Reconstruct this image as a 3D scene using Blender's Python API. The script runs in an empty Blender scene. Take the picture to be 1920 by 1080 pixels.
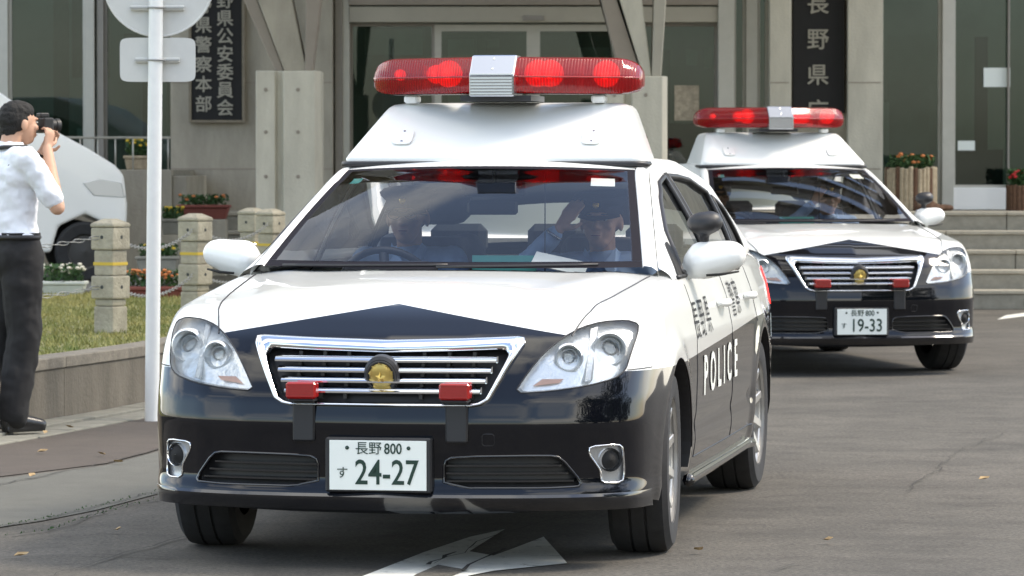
import bpy, bmesh, math, random
import numpy as np
from mathutils import Vector, Matrix, Euler
random.seed(7); np.random.seed(7)
PI = math.pi
sc = bpy.context.scene
C = sc.collection
# ------------------------------------------------------------------ camera, light, world
FPX, CAMH = 7500.0, 1.35
TILT = math.atan(222/FPX)
cam = bpy.data.cameras.new('camera'); camo = bpy.data.objects.new('camera', cam); C.objects.link(camo)
camo.location = (0, 0, CAMH); camo.rotation_euler = (PI/2-TILT, 0, 0)
cam.sensor_width = 36; cam.lens = 36*FPX/1920; cam.clip_end = 2000; cam.clip_start = .5
cam.dof.use_dof = True; cam.dof.focus_distance = 14.2; cam.dof.aperture_fstop = 13
sc.camera = camo
SUN_EL, SUN_AZ = math.radians(50), math.radians(78)      # azimuth clockwise from +Y
sd = Vector((math.sin(SUN_AZ)*math.cos(SUN_EL), math.cos(SUN_AZ)*math.cos(SUN_EL), math.sin(SUN_EL)))
sun = bpy.data.lights.new('sun', 'SUN'); sun.energy = 1.3; sun.angle = math.radians(14); sun.color = (1, .88, .72)
suno = bpy.data.objects.new('sun', sun); C.objects.link(suno); suno.location = (10, 0, 30)
suno.rotation_euler = (-sd).to_track_quat('-Z', 'Y').to_euler()
w = bpy.data.worlds.new('World'); sc.world = w; w.use_nodes = True
nt = w.node_tree; nt.nodes.clear(); N = nt.nodes; L = nt.links
sky = N.new('ShaderNodeTexSky'); sky.sky_type = 'NISHITA'; sky.sun_disc = False
sky.sun_elevation = SUN_EL; sky.sun_rotation = SUN_AZ
b1 = N.new('ShaderNodeBackground'); b1.inputs[1].default_value = .125; L.new(sky.outputs[0], b1.inputs[0])
b2 = N.new('ShaderNodeBackground'); b2.inputs[0].default_value = (1, .965, .88, 1); b2.inputs[1].default_value = 1.3
tc = N.new('ShaderNodeTexCoord'); mp = N.new('ShaderNodeMapping'); mp.inputs['Scale'].default_value = (1.2, 1.2, 2.6); mp.inputs['Location'].default_value = (5.7, 2.9, 2.13)
L.new(tc.outputs['Generated'], mp.inputs[0])
nz = N.new('ShaderNodeTexNoise'); nz.inputs['Scale'].default_value = 1.3; nz.inputs['Detail'].default_value = 8; nz.inputs['Roughness'].default_value = .55
L.new(mp.outputs[0], nz.inputs['Vector'])
rp = N.new('ShaderNodeValToRGB'); rp.color_ramp.elements[0].position = .47; rp.color_ramp.elements[1].position = .66
rp.color_ramp.elements[0].color = (.04, .04, .04, 1); rp.color_ramp.elements[1].color = (.95, .95, .95, 1)
L.new(nz.outputs[0], rp.inputs[0])
mx = N.new('ShaderNodeMixShader'); L.new(rp.outputs[0], mx.inputs[0]); L.new(b1.outputs[0], mx.inputs[1]); L.new(b2.outputs[0], mx.inputs[2])
wo = N.new('ShaderNodeOutputWorld'); L.new(mx.outputs[0], wo.inputs[0])
sc.view_settings.view_transform = 'Standard'; sc.view_settings.look = 'None'
sc.view_settings.exposure = 1.5; sc.view_settings.gamma = 1; sc.view_settings.use_curve_mapping = False
sc.render.engine = 'CYCLES'
sc.cycles.max_bounces = 10; sc.cycles.transparent_max_bounces = 16

# ------------------------------------------------------------------ helpers
def tag(o, label=None, cat=None, group=None, kind=None):
    if label: o['label'] = label
    if cat: o['category'] = cat
    if group: o['group'] = group
    if kind: o['kind'] = kind
    return o
def thing(name, label, cat, loc=(0, 0, 0), rz=0, group=None):
    o = bpy.data.objects.new(name, None); C.objects.link(o); o.location = loc; o.rotation_euler = (0, 0, rz)
    o.empty_display_size = .2
    return tag(o, label, cat, group)
def copy_tree(o, parent=None):
    c = o.copy(); C.objects.link(c)
    if parent is not None: c.parent = parent
    for ch in list(o.children): copy_tree(ch, c)
    return c
def ray(px, py):
    u = (px-960)/FPX; v = (540-py)/FPX; c, s = math.cos(TILT), math.sin(TILT)
    dy = c+v*s; return u/dy, (-s+v*c)/dy
def at(px, py, Y):
    a, b = ray(px, py); return Vector((a*Y, Y, CAMH+b*Y))
def gnd(px, py, z=0.0):
    a, b = ray(px, py); Y = (z-CAMH)/b; return Vector((a*Y, Y, z))

def mat(name, col=(.5, .5, .5), rough=.5, metal=0, spec=.5, coat=0, var=0, vscale=8, bump=0, bscale=60, streak=False, emit=None, es=0, col2=None):
    m = bpy.data.materials.new(name); m.use_nodes = True
    n = m.node_tree.nodes; l = m.node_tree.links; p = n['Principled BSDF']
    p.inputs['Base Color'].default_value = (*col, 1); p.inputs['Roughness'].default_value = rough
    p.inputs['Metallic'].default_value = metal; p.inputs['Specular IOR Level'].default_value = spec
    p.inputs['Coat Weight'].default_value = coat; p.inputs['Coat Roughness'].default_value = .03
    if emit: p.inputs['Emission Color'].default_value = (*emit, 1); p.inputs['Emission Strength'].default_value = es
    t = n.new('ShaderNodeTexCoord')
    if var or col2:
        mpn = n.new('ShaderNodeMapping'); l.new(t.outputs['Object'], mpn.inputs[0])
        if streak: mpn.inputs['Scale'].default_value = (1, 1, .28)
        nn = n.new('ShaderNodeTexNoise'); nn.inputs['Scale'].default_value = vscale; nn.inputs['Detail'].default_value = 7
        nn.inputs['Roughness'].default_value = .65
        l.new(mpn.outputs[0], nn.inputs['Vector'])
        r = n.new('ShaderNodeValToRGB'); r.color_ramp.elements[0].position = .3; r.color_ramp.elements[1].position = .7
        c2 = col2 or tuple(min(1, c*(1+var)) for c in col); c1 = col if col2 else tuple(c*(1-var) for c in col)
        r.color_ramp.elements[0].color = (*c1, 1); r.color_ramp.elements[1].color = (*c2, 1)
        l.new(nn.outputs[0], r.inputs[0]); l.new(r.outputs[0], p.inputs['Base Color'])
    if bump:
        b = n.new('ShaderNodeBump'); b.inputs['Strength'].default_value = bump; b.inputs['Distance'].default_value = .01
        n2 = n.new('ShaderNodeTexNoise'); n2.inputs['Scale'].default_value = bscale; n2.inputs['Detail'].default_value = 5
        l.new(t.outputs['Object'], n2.inputs['Vector']); l.new(n2.outputs[0], b.inputs['Height']); l.new(b.outputs[0], p.inputs['Normal'])
    return m
def glassmat(name, tint=(.7, .75, .75), ior=1.6, rough=0.0):
    m = bpy.data.materials.new(name); m.use_nodes = True
    n = m.node_tree.nodes; l = m.node_tree.links; n.clear()
    o = n.new('ShaderNodeOutputMaterial'); x = n.new('ShaderNodeMixShader'); f = n.new('ShaderNodeFresnel'); f.inputs[0].default_value = ior
    tr = n.new('ShaderNodeBsdfTransparent'); tr.inputs[0].default_value = (*tint, 1)
    g = n.new('ShaderNodeBsdfGlossy'); g.inputs['Roughness'].default_value = rough
    l.new(f.outputs[0], x.inputs[0]); l.new(tr.outputs[0], x.inputs[1]); l.new(g.outputs[0], x.inputs[2]); l.new(x.outputs[0], o.inputs[0])
    return m

def link(name, me, m=None, parent=None, smooth=False):
    o = bpy.data.objects.new(name, me); C.objects.link(o)
    if m: me.materials.append(m)
    if smooth: me.polygons.foreach_set('use_smooth', [True]*len(me.polygons))
    if parent is not None: o.parent = parent
    return o
class MB:
    def __init__(s): s.v = []; s.f = []
    def add(s, vs, fs):
        b = len(s.v); s.v += [tuple(p) for p in vs]; s.f += [tuple(i+b for i in f) for f in fs]; return s
    def box(s, a, b, M=None):
        x0, y0, z0 = a; x1, y1, z1 = b
        vs = [Vector(p) for p in [(x0, y0, z0), (x1, y0, z0), (x1, y1, z0), (x0, y1, z0), (x0, y0, z1), (x1, y0, z1), (x1, y1, z1), (x0, y1, z1)]]
        if M: vs = [M@p for p in vs]
        return s.add(vs, [(0, 3, 2, 1), (4, 5, 6, 7), (0, 1, 5, 4), (1, 2, 6, 5), (2, 3, 7, 6), (3, 0, 4, 7)])
    def prism(s, poly, a, b, axis='z', M=None):
        n = len(poly)
        def P(p, h):
            if axis == 'z': q = Vector((p[0], p[1], h))
            elif axis == 'y': q = Vector((p[0], h, p[1]))
            else: q = Vector((h, p[0], p[1]))
            return M@q if M else q
        vs = [P(p, a) for p in poly]+[P(p, b) for p in poly]
        return s.add(vs, [tuple(range(n)), tuple(range(2*n-1, n-1, -1))]+[(i, i+n, (i+1) % n+n, (i+1) % n) for i in range(n)])
    def tube(s, pts, r, n=8, closed=False, caps=True):
        pts = [Vector(p) for p in pts]; k = len(pts); rs = r if hasattr(r, '__len__') else [r]*k
        rings = []; up = None
        for i, p in enumerate(pts):
            if closed: d = pts[(i+1) % k]-pts[i-1]
            else: d = pts[min(i+1, k-1)]-pts[max(i-1, 0)]
            if d.length < 1e-9: d = Vector((0, 0, 1))
            d.normalize()
            if up is None: up = Vector((0, 0, 1)) if abs(d.z) < .9 else Vector((1, 0, 0))
            a = d.cross(up)
            if a.length < 1e-4: a = d.orthogonal()
            a.normalize(); b = a.cross(d); up = b
            rings.append([p+a*math.cos(2*PI*j/n)*rs[i]+b*math.sin(2*PI*j/n)*rs[i] for j in range(n)])
        vs = [q for r_ in rings for q in r_]; fs = []
        m = k if closed else k-1
        for i in range(m):
            for j in range(n):
                i2 = (i+1) % k; fs.append((i*n+j, i2*n+j, i2*n+(j+1) % n, i*n+(j+1) % n))
        if not closed and caps: fs += [tuple(range(n)), tuple(range((k-1)*n+n-1, (k-1)*n-1, -1))]
        return s.add(vs, fs)
    def lathe(s, prof, n=32, M=None, cap=False):
        k = len(prof); vs = []
        for j in range(n):
            a = 2*PI*j/n
            for (r, h) in prof:
                q = Vector((r*math.cos(a), r*math.sin(a), h)); vs.append(M@q if M else q)
        fs = [(j*k+i, j*k+i+1, ((j+1) % n)*k+i+1, ((j+1) % n)*k+i) for j in range(n) for i in range(k-1)]
        fs = [tuple(reversed(f)) for f in fs]
        if cap: fs += [tuple(j*k for j in range(n)), tuple(j*k+k-1 for j in range(n-1, -1, -1))]
        return s.add(vs, fs)
    def ell(s, c, r, M=None, n=16, m=10):
        vs = []; c = Vector(c)
        for i in range(m+1):
            t = PI*i/m
            for j in range(n):
                q = Vector((r[0]*math.sin(t)*math.cos(2*PI*j/n), r[1]*math.sin(t)*math.sin(2*PI*j/n), r[2]*math.cos(t)))
                vs.append(c+(M@q if M else q))
        fs = [(i*n+j, (i+1)*n+j, (i+1)*n+(j+1) % n, i*n+(j+1) % n) for i in range(m) for j in range(n)]
        return s.add(vs, fs)
    def mesh(s, name='m', doubles=False, bevel=0, seg=1):
        me = bpy.data.meshes.new(name); me.from_pydata(s.v, [], s.f); me.validate()
        if doubles or bevel:
            bm = bmesh.new(); bm.from_mesh(me); bmesh.ops.remove_doubles(bm, verts=bm.verts, dist=1e-5)
            bmesh.ops.recalc_face_normals(bm, faces=bm.faces)
            if bevel:
                es = [e for e in bm.edges if len(e.link_faces) == 2 and e.calc_face_angle(0) > .5]
                bmesh.ops.bevel(bm, geom=es, offset=bevel, segments=seg, affect='EDGES', profile=.6, clamp_overlap=True)
            bm.to_mesh(me); bm.free()
        me.update(); return me
    def build(s, name, m, parent=None, smooth=False, bevel=0, seg=1, auto=False):
        o = link(name, s.mesh(name, doubles=smooth or auto, bevel=bevel, seg=seg), m, parent, smooth or auto)
        if auto:
            o.data.set_sharp_from_angle(angle=math.radians(35))
        return o
def boxobj(name, a, b, m, parent=None, bevel=0, M=None):
    return MB().box(a, b, M).build(name, m, parent, bevel=bevel)
def grid(fn, us, vs):
    P = [fn(u, v) for v in vs for u in us]; nu = len(us); nv = len(vs)
    return P, [(j*nu+i, j*nu+i+1, (j+1)*nu+i+1, (j+1)*nu+i) for j in range(nv-1) for i in range(nu-1)]
def text_mesh(body, size, extrude=.001, sx=1.0, align='CENTER', bold=0):
    cu = bpy.data.curves.new('t', 'FONT'); cu.body = body; cu.size = size; cu.extrude = extrude
    cu.align_x = align; cu.align_y = 'CENTER'; cu.offset = bold; cu.resolution_u = 3
    o = bpy.data.objects.new('t', cu); C.objects.link(o)
    dg = bpy.context.evaluated_depsgraph_get(); dg.update()
    me = bpy.data.meshes.new_from_object(o.evaluated_get(dg)); bpy.data.objects.remove(o)
    if sx != 1.0: me.transform(Matrix.Diagonal((sx, 1, 1, 1)))
    return me
def join_meshes(lst):
    mb = MB()
    for me in lst: mb.add([v.co.copy() for v in me.vertices], [tuple(p.vertices) for p in me.polygons])
    return mb
def remesh(mb, voxel, smooth=4, fac=.5, noise=0, nscale=.1, lap=0):
    me = mb.mesh('r'); o = bpy.data.objects.new('r', me); C.objects.link(o)
    r = o.modifiers.new('r', 'REMESH'); r.mode = 'VOXEL'; r.voxel_size = voxel
    if smooth: s = o.modifiers.new('s', 'SMOOTH'); s.iterations = smooth; s.factor = fac
    if noise:
        t = bpy.data.textures.new('c', 'CLOUDS'); t.noise_scale = nscale; t.noise_depth = 2
        d = o.modifiers.new('d', 'DISPLACE'); d.texture = t; d.strength = noise; d.mid_level = .5; d.texture_coords = 'LOCAL'
    dg = bpy.context.evaluated_depsgraph_get(); dg.update()
    out = bpy.data.meshes.new_from_object(o.evaluated_get(dg)); bpy.data.objects.remove(o)
    return out
def capsule(mb, p0, p1, r0, r1, n=14, flat=1.0, fdir=None):
    p0 = Vector(p0); p1 = Vector(p1); d = p1-p0; L_ = d.length; d = d.normalized()
    q = d.to_track_quat('Z', 'Y').to_matrix()
    prof = [(1e-4, -r0)]+[(r0*math.sin(t), -r0*math.cos(t)) for t in (PI/6, PI/3, PI/2)]+[(r1*math.sin(t), L_+r1*math.cos(t)) for t in (PI/2, PI/3, PI/6)]+[(1e-4, L_+r1)]
    M = Matrix.Translation(p0)@q.to_4x4()
    if flat != 1.0:
        ax = Vector(fdir).normalized(); S = Matrix.Scale(flat, 4, ax); M = Matrix.Translation(p0)@S@q.to_4x4()
    mb.lathe(prof, n, M)

# ------------------------------------------------------------------ materials
M_ = {}
M_['conc'] = mat('aged_concrete', (0.365, 0.332, 0.264), .9, var=.25, vscale=3, streak=True, bump=.5, bscale=30)
M_['conc_l'] = mat('pale_concrete', (0.531, 0.501, 0.410), .9, var=.16, vscale=4, streak=True, bump=.4, bscale=40)
M_['conc_post'] = mat('weathered_post_concrete', (0.374, 0.340, 0.255), .9, var=.25, vscale=9, bump=.8, bscale=60)
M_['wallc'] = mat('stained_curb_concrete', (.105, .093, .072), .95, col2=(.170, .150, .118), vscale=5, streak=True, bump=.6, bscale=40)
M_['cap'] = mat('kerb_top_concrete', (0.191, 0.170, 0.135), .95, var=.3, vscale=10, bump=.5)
M_['slab'] = mat('gutter_concrete', (0.205, 0.199, 0.165), .95, var=.2, vscale=7, bump=.5)
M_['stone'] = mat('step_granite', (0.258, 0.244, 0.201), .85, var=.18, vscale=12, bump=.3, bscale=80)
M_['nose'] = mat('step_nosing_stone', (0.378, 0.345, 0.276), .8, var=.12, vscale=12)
M_['alu'] = mat('anodised_aluminium', (0.464, 0.450, 0.397), .45, metal=.35, var=.05)
M_['alu_d'] = mat('dull_frame_metal', (.27, .25, .22), .55, metal=.3, var=.06)
M_['steelbeige'] = mat('beige_painted_steel', (0.386, 0.357, 0.288), .6, var=.06, vscale=3)
M_['strut_d'] = mat('taupe_painted_steel', (0.286, 0.246, 0.198), .65, var=.1, vscale=2)
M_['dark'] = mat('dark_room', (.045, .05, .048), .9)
M_['room'] = mat('room_wall', (.34, .36, .31), .9, var=.3, vscale=.6)
M_['white'] = mat('white_enamel', (.80, .80, .78), .35, coat=.3)
M_['signback'] = mat('sign_back_alu', (0.589, 0.589, 0.556), .5, var=.05, vscale=6)
M_['polewhite'] = mat('white_painted_pole', (.80, .80, .77), .4, var=.03, vscale=20)
M_['bracket'] = mat('galvanised_bracket', (.35, .35, .34), .45, metal=.6)
M_['black'] = mat('black_plastic', (.018, .018, .02), .45)
M_['rubber'] = mat('tyre_rubber', (.022, .022, .023), .85, var=.25, vscale=20)
M_['chrome'] = mat('chrome', (.80, .81, .83), .07, metal=1)
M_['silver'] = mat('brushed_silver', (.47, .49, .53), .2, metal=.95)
M_['rim'] = mat('alloy_rim', (.48, .47, .45), .35, metal=.7)
M_['meshdark'] = mat('grille_mesh_dark', (.05, .048, .046), .5, metal=.3)
M_['gold'] = mat('gold_emblem', (.80, .55, .14), .28, metal=.9)
M_['goldd'] = mat('dark_gold_emblem', (.55, .40, .12), .4, metal=.7)
M_['plate'] = mat('licence_plate_white', (.80, .83, .78), .4)
M_['green'] = mat('licence_plate_green', (.006, .032, .02), .5)
M_['redlens'] = mat('red_lamp_plastic', (.33, .008, .008), .25, coat=.5)
M_['redlit'] = mat('red_lamp_lit', (.7, .01, .01), .3, emit=(1, .02, .015), es=1.0)
M_['lampred'] = mat('rotating_lamp_lit', (.9, .02, .01), .4, emit=(1, .03, .02), es=.5)
M_['bulb'] = mat('lit_bulb', (1, .1, .08), .4, emit=(1, .14, .09), es=1.5)
M_['rearglass'] = glassmat('rear_window_glass', (.30, .34, .32), 1.5)
M_['frit'] = mat('black_ceramic_border', (.012, .011, .016), .8, spec=.15)
M_['glass'] = glassmat('windscreen_glass', (1, 1, 1), 1.43)
M_['sideglass'] = glassmat('side_window_glass', (.62, .63, .63), 1.6)
M_['lens'] = glassmat('headlight_lens', (.98, .99, .99), 1.4)
M_['reddome'] = glassmat('red_dome_plastic', (.62, .035, .035), 1.45)
def domemat():
    m = M_['reddome']; n = m.node_tree.nodes; l = m.node_tree.links; o = [q for q in n if q.type == 'OUTPUT_MATERIAL'][0]; src = o.inputs[0].links[0].from_socket
    tcn = n.new('ShaderNodeTexCoord'); wv = n.new('ShaderNodeTexWave'); wv.inputs['Scale'].default_value = 28; wv.inputs['Distortion'].default_value = 0; l.new(tcn.outputs['Object'], wv.inputs[0])
    bp = n.new('ShaderNodeBump'); bp.inputs['Strength'].default_value = .35; bp.inputs['Distance'].default_value = .004; l.new(wv.outputs[0], bp.inputs['Height'])
    tr = [q for q in n if q.type == 'BSDF_TRANSPARENT'][0]; rmp = n.new('ShaderNodeValToRGB'); rmp.color_ramp.elements[0].color = (.42, .018, .018, 1); rmp.color_ramp.elements[1].color = (.80, .06, .055, 1); l.new(wv.outputs[0], rmp.inputs[0]); l.new(rmp.outputs[0], tr.inputs[0])
    gl = [q for q in n if q.type == 'BSDF_GLOSSY'][0]; gl.inputs['Roughness'].default_value = .06
    d = n.new('ShaderNodeBsdfPrincipled'); l.new(bp.outputs[0], d.inputs['Normal']); d.inputs['Base Color'].default_value = (.42, .010, .014, 1); d.inputs['Roughness'].default_value = .15
    x = n.new('ShaderNodeMixShader'); x.inputs[0].default_value = .45; l.new(src, x.inputs[1]); l.new(d.outputs[0], x.inputs[2]); l.new(x.outputs[0], o.inputs[0])
domemat()
M_['bldglass'] = glassmat('building_glass', (.50, .60, .56), 1.45)
M_['hous'] = mat('headlight_housing', (.88, .89, .88), .25, metal=.45, bump=.55, bscale=22)
M_['hous2'] = mat('headlight_trim_grey', (.5, .51, .52), .3, metal=.6)
M_['amber'] = mat('amber_reflector', (.70, .42, .32), .35)
M_['seat'] = mat('seat_fabric', (.17, .175, .19), .9, var=.1)
M_['dash'] = mat('dashboard', (.06, .06, .066), .8)
M_['intbeige'] = mat('interior_trim', (.55, .55, .52), .8)
M_['paper'] = mat('paper_white', (.75, .80, .76), .8)
M_['teal'] = mat('teal_card', (.10, .42, .38), .7)
M_['skin'] = mat('skin', (.56, .33, .22), .55, var=.06, vscale=20)
M_['shirtw'] = mat('white_shirt', (0.792, 0.816, 0.864), .85, var=.03, vscale=30, bump=.15, bscale=12)
M_['shirtb'] = mat('light_blue_shirt', (.32, .45, .66), .85, var=.05, vscale=30)
M_['navy'] = mat('navy_cap', (.016, .02, .04), .75)
M_['trous'] = mat('black_trousers', (.011, .0105, .011), .85, var=.2, vscale=20, bump=.2, bscale=10)
M_['hair'] = mat('black_hair', (.009, .008, .007), .75, var=.4, vscale=60, bump=.6, bscale=150)
M_['shoe'] = mat('black_leather', (.02, .02, .02), .25)
M_['strap'] = mat('camera_strap', (.03, .03, .03), .7)
M_['camblk'] = mat('camera_body_black', (.02, .02, .02), .5)
M_['grass'] = mat('grass_blades', (.10, .15, .03), .8, col2=(.40, .34, .12), vscale=1.3)
M_['soil'] = mat('dry_lawn_soil', (.19, .185, .07), .95, var=.3, vscale=2)
M_['leafg'] = mat('plant_leaves', (.035, .085, .02), .7, var=.4, vscale=30)
M_['leafd'] = mat('tree_leaves', (.03, .06, .015), .8, var=.4, vscale=1)
M_['bark'] = mat('tree_bark', (.09, .07, .05), .95, var=.3, vscale=10, bump=.8, bscale=20)
M_['orange'] = mat('orange_petals', (.60, .20, .06), .7)
M_['yellow'] = mat('yellow_petals', (.75, .52, .04), .7)
M_['whitep'] = mat('white_petals', (.75, .70, .58), .7)
M_['redp'] = mat('red_petals', (.55, .03, .03), .7)
M_['terra'] = mat('terracotta_planter_plastic', (.20, .055, .04), .7, var=.1)
M_['whplant'] = mat('white_planter_plastic', (.55, .57, .52), .6, var=.08)
M_['gyplant'] = mat('grey_stone_planter', (.26, .25, .21), .9, var=.15)
M_['log1'] = mat('stripped_log', (.42, .34, .23), .85, var=.25, vscale=25)
M_['log2'] = mat('barked_log', (.13, .07, .04), .9, var=.3, vscale=25)
M_['board'] = mat('black_signboard', (.010, .0095, .009), .75, var=.15, vscale=10)
M_['letter'] = mat('carved_letters', (.34, .32, .26), .7, var=.12, vscale=30)
M_['frame'] = mat('signboard_wood_frame', (.20, .17, .12), .7, var=.15, vscale=20)
M_['band'] = mat('yellow_tape', (.60, .42, .05), .7)
M_['poster'] = mat('paper_poster', (.42, .36, .27), .8, var=.35, vscale=20)
M_['paint'] = mat('road_paint', (0.660, 0.660, 0.605), .85, var=.1, vscale=14, bump=.3)
M_['asph2'] = mat('asphalt_patch_brown', (0.080, 0.067, 0.056), .95, var=.12, vscale=5, bump=.6, bscale=150)
M_['asph3'] = mat('asphalt_patch_grey', (0.110, 0.110, 0.096), .95, var=.10, vscale=5, bump=.6, bscale=150)
M_['crack'] = mat('crack_dirt', (.035, .032, .027), .95, var=.3, vscale=30)
M_['leafdry'] = mat('fallen_leaf', (.34, .24, .12), .8, var=.4, vscale=30)

def asphalt():
    m = mat('asphalt', (.115, .108, .098), .93)
    n = m.node_tree.nodes; l = m.node_tree.links; p = n['Principled BSDF']; t = n.new('ShaderNodeTexCoord')
    a = n.new('ShaderNodeTexNoise'); a.inputs['Scale'].default_value = 1.1; a.inputs['Detail'].default_value = 9; a.inputs['Roughness'].default_value = .7
    b = n.new('ShaderNodeTexNoise'); b.inputs['Scale'].default_value = 55; b.inputs['Detail'].default_value = 6; b.inputs['Roughness'].default_value = .8
    l.new(t.outputs['Object'], a.inputs[0]); l.new(t.outputs['Object'], b.inputs[0])
    r1 = n.new('ShaderNodeValToRGB'); r1.color_ramp.elements[0].position = .35; r1.color_ramp.elements[1].position = .65
    r1.color_ramp.elements[0].color = (.060, .056, .048, 1); r1.color_ramp.elements[1].color = (.106, .098, .084, 1); l.new(a.outputs[0], r1.inputs[0])
    r2 = n.new('ShaderNodeValToRGB'); r2.color_ramp.elements[0].position = .35; r2.color_ramp.elements[1].position = .7
    r2.color_ramp.elements[0].color = (.42, .42, .42, 1); r2.color_ramp.elements[1].color = (1.9, 1.86, 1.8, 1); l.new(b.outputs[0], r2.inputs[0])
    g3 = n.new('ShaderNodeTexNoise'); g3.inputs['Scale'].default_value = 4.5; g3.inputs['Detail'].default_value = 8; g3.inputs['Roughness'].default_value = .75; l.new(t.outputs['Object'], g3.inputs[0])
    r3 = n.new('ShaderNodeValToRGB'); r3.color_ramp.elements[0].position = .34; r3.color_ramp.elements[1].position = .5; r3.color_ramp.elements[0].color = (.72, .71, .70, 1); r3.color_ramp.elements[1].color = (1, 1, 1, 1); l.new(g3.outputs[0], r3.inputs[0])
    m3 = n.new('ShaderNodeMix'); m3.data_type = 'RGBA'; m3.blend_type = 'MULTIPLY'; m3.inputs[0].default_value = 1; l.new(r1.outputs[0], m3.inputs[6]); l.new(r3.outputs[0], m3.inputs[7])
    mm = n.new('ShaderNodeMix'); mm.data_type = 'RGBA'; mm.blend_type = 'MULTIPLY'; mm.inputs[0].default_value = 1
    l.new(m3.outputs[2], mm.inputs[6]); l.new(r2.outputs[0], mm.inputs[7]); l.new(mm.outputs[2], p.inputs['Base Color'])
    bp = n.new('ShaderNodeBump'); bp.inputs['Strength'].default_value = .5; bp.inputs['Distance'].default_value = .006
    l.new(b.outputs[0], bp.inputs['Height']); l.new(bp.outputs[0], p.inputs['Normal'])
    return m
M_['asph'] = asphalt()
def worn_paint():
    m = M_['paint']; n = m.node_tree.nodes; l = m.node_tree.links; p = n['Principled BSDF']; src = p.inputs['Base Color'].links[0].from_socket
    t = n.new('ShaderNodeTexCoord'); a = n.new('ShaderNodeTexNoise'); a.inputs['Scale'].default_value = 9; a.inputs['Detail'].default_value = 12; a.inputs['Roughness'].default_value = .8
    l.new(t.outputs['Object'], a.inputs[0]); r = n.new('ShaderNodeValToRGB'); r.color_ramp.elements[0].position = .56; r.color_ramp.elements[1].position = .66; l.new(a.outputs[0], r.inputs[0])
    x = n.new('ShaderNodeMix'); x.data_type = 'RGBA'; l.new(r.outputs[0], x.inputs[0]); l.new(src, x.inputs[6]); x.inputs[7].default_value = (.12, .112, .10, 1); l.new(x.outputs[2], p.inputs['Base Color'])
worn_paint()

def patrol_paint():
    m = bpy.data.materials.new('black_and_white_car_paint'); m.use_nodes = True
    n = m.node_tree.nodes; l = m.node_tree.links; p = n['Principled BSDF']
    p.inputs['Roughness'].default_value = .28; p.inputs['Specular IOR Level'].default_value = .12; p.inputs['Coat Weight'].default_value = 1; p.inputs['Coat Roughness'].default_value = .02; p.inputs['Coat IOR'].default_value = 1.42
    t = n.new('ShaderNodeTexCoord'); s = n.new('ShaderNodeSeparateXYZ'); l.new(t.outputs['Object'], s.inputs[0])
    def mth(op, a, b=None):
        q = n.new('ShaderNodeMath'); q.operation = op
        for i, v in enumerate((a, b)):
            if v is None: continue
            if isinstance(v, (int, float)): q.inputs[i].default_value = v
            else: l.new(v, q.inputs[i])
        return q.outputs[0]
    X, Y, Z = s.outputs; ax = mth('ABSOLUTE', X)
    chev = mth('SUBTRACT', .890, mth('MULTIPLY', ax, .168))
    side = mth('ADD', .668, mth('MULTIPLY', mth('MAXIMUM', mth('SUBTRACT', Y, 1.25), 0), .031))
    fr = mth('MULTIPLY', mth('LESS_THAN', ax, .70), mth('LESS_THAN', Y, 1.0))
    T = mth('ADD', mth('MULTIPLY', chev, fr), mth('MULTIPLY', side, mth('SUBTRACT', 1, fr)))
    blk = mth('LESS_THAN', Z, T)
    mm = n.new('ShaderNodeMix'); mm.data_type = 'RGBA'; l.new(blk, mm.inputs[0])
    mm.inputs[6].default_value = (.80, .81, .78, 1); mm.inputs[7].default_value = (.004, .0045, .007, 1)
    l.new(mm.outputs[2], p.inputs['Base Color'])
    l.new(mth('SUBTRACT', .35, mth('MULTIPLY', blk, .27)), p.inputs['Roughness'])
    return m
M_['patrol'] = patrol_paint()
M_['carwhite'] = mat('white_car_paint', (.86, .865, .83), .45, coat=.6)
M_['vanwhite'] = mat('bright_white_van_paint', (.90, .895, .86), .4, coat=.5)
M_['carblack'] = mat('black_gloss_paint', (.006, .007, .010), .15, coat=1)

# ------------------------------------------------------------------ ground, wall, lawn
MB().add([(-150, -60, 0), (150, -60, 0), (150, 300, 0), (-150, 300, 0)], [(0, 1, 2, 3)]).build('road', M_['asph']); tag(bpy.data.objects['road'], 'grey worn asphalt forecourt under and around the police cars', kind='structure')
def sheet(name, pts, z, m, label, parent=None):
    o = MB().add([(p.x, p.y, z) for p in pts], [tuple(range(len(pts)))]).build(name, m, parent); return tag(o, label, kind='structure')
LZ = .33
# line of the low wall (front foot), from near left to far
WL = [Vector((-3.6, 16.5, 0)), Vector((-2.95, 19.2, 0)), Vector((-2.47, 21.2, 0)), Vector((-2.07, 22.8, 0)), Vector((-1.65, 25.6, 0)), Vector((-1.45, 28.5, 0)), Vector((-1.40, 33.0, 0))]
def resample(P, n):
    d = [0]
    for i in range(1, len(P)): d.append(d[-1]+(P[i]-P[i-1]).length)
    t = np.linspace(0, d[-1], n); d = np.array(d)
    return [Vector([float(np.interp(a, d, [p[k] for p in P])) for k in range(3)]) for a in t]
WLs = resample(WL, 60)
for _ in range(6): WLs = [WLs[0]]+[(WLs[i-1]+WLs[i]*2+WLs[i+1])/4 for i in range(1, len(WLs)-1)]+[WLs[-1]]
def nrm(i):
    d = WLs[min(i+1, len(WLs)-1)]-WLs[max(i-1, 0)]; d.normalize(); return Vector((d.y, -d.x, 0))   # to the road side
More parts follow.
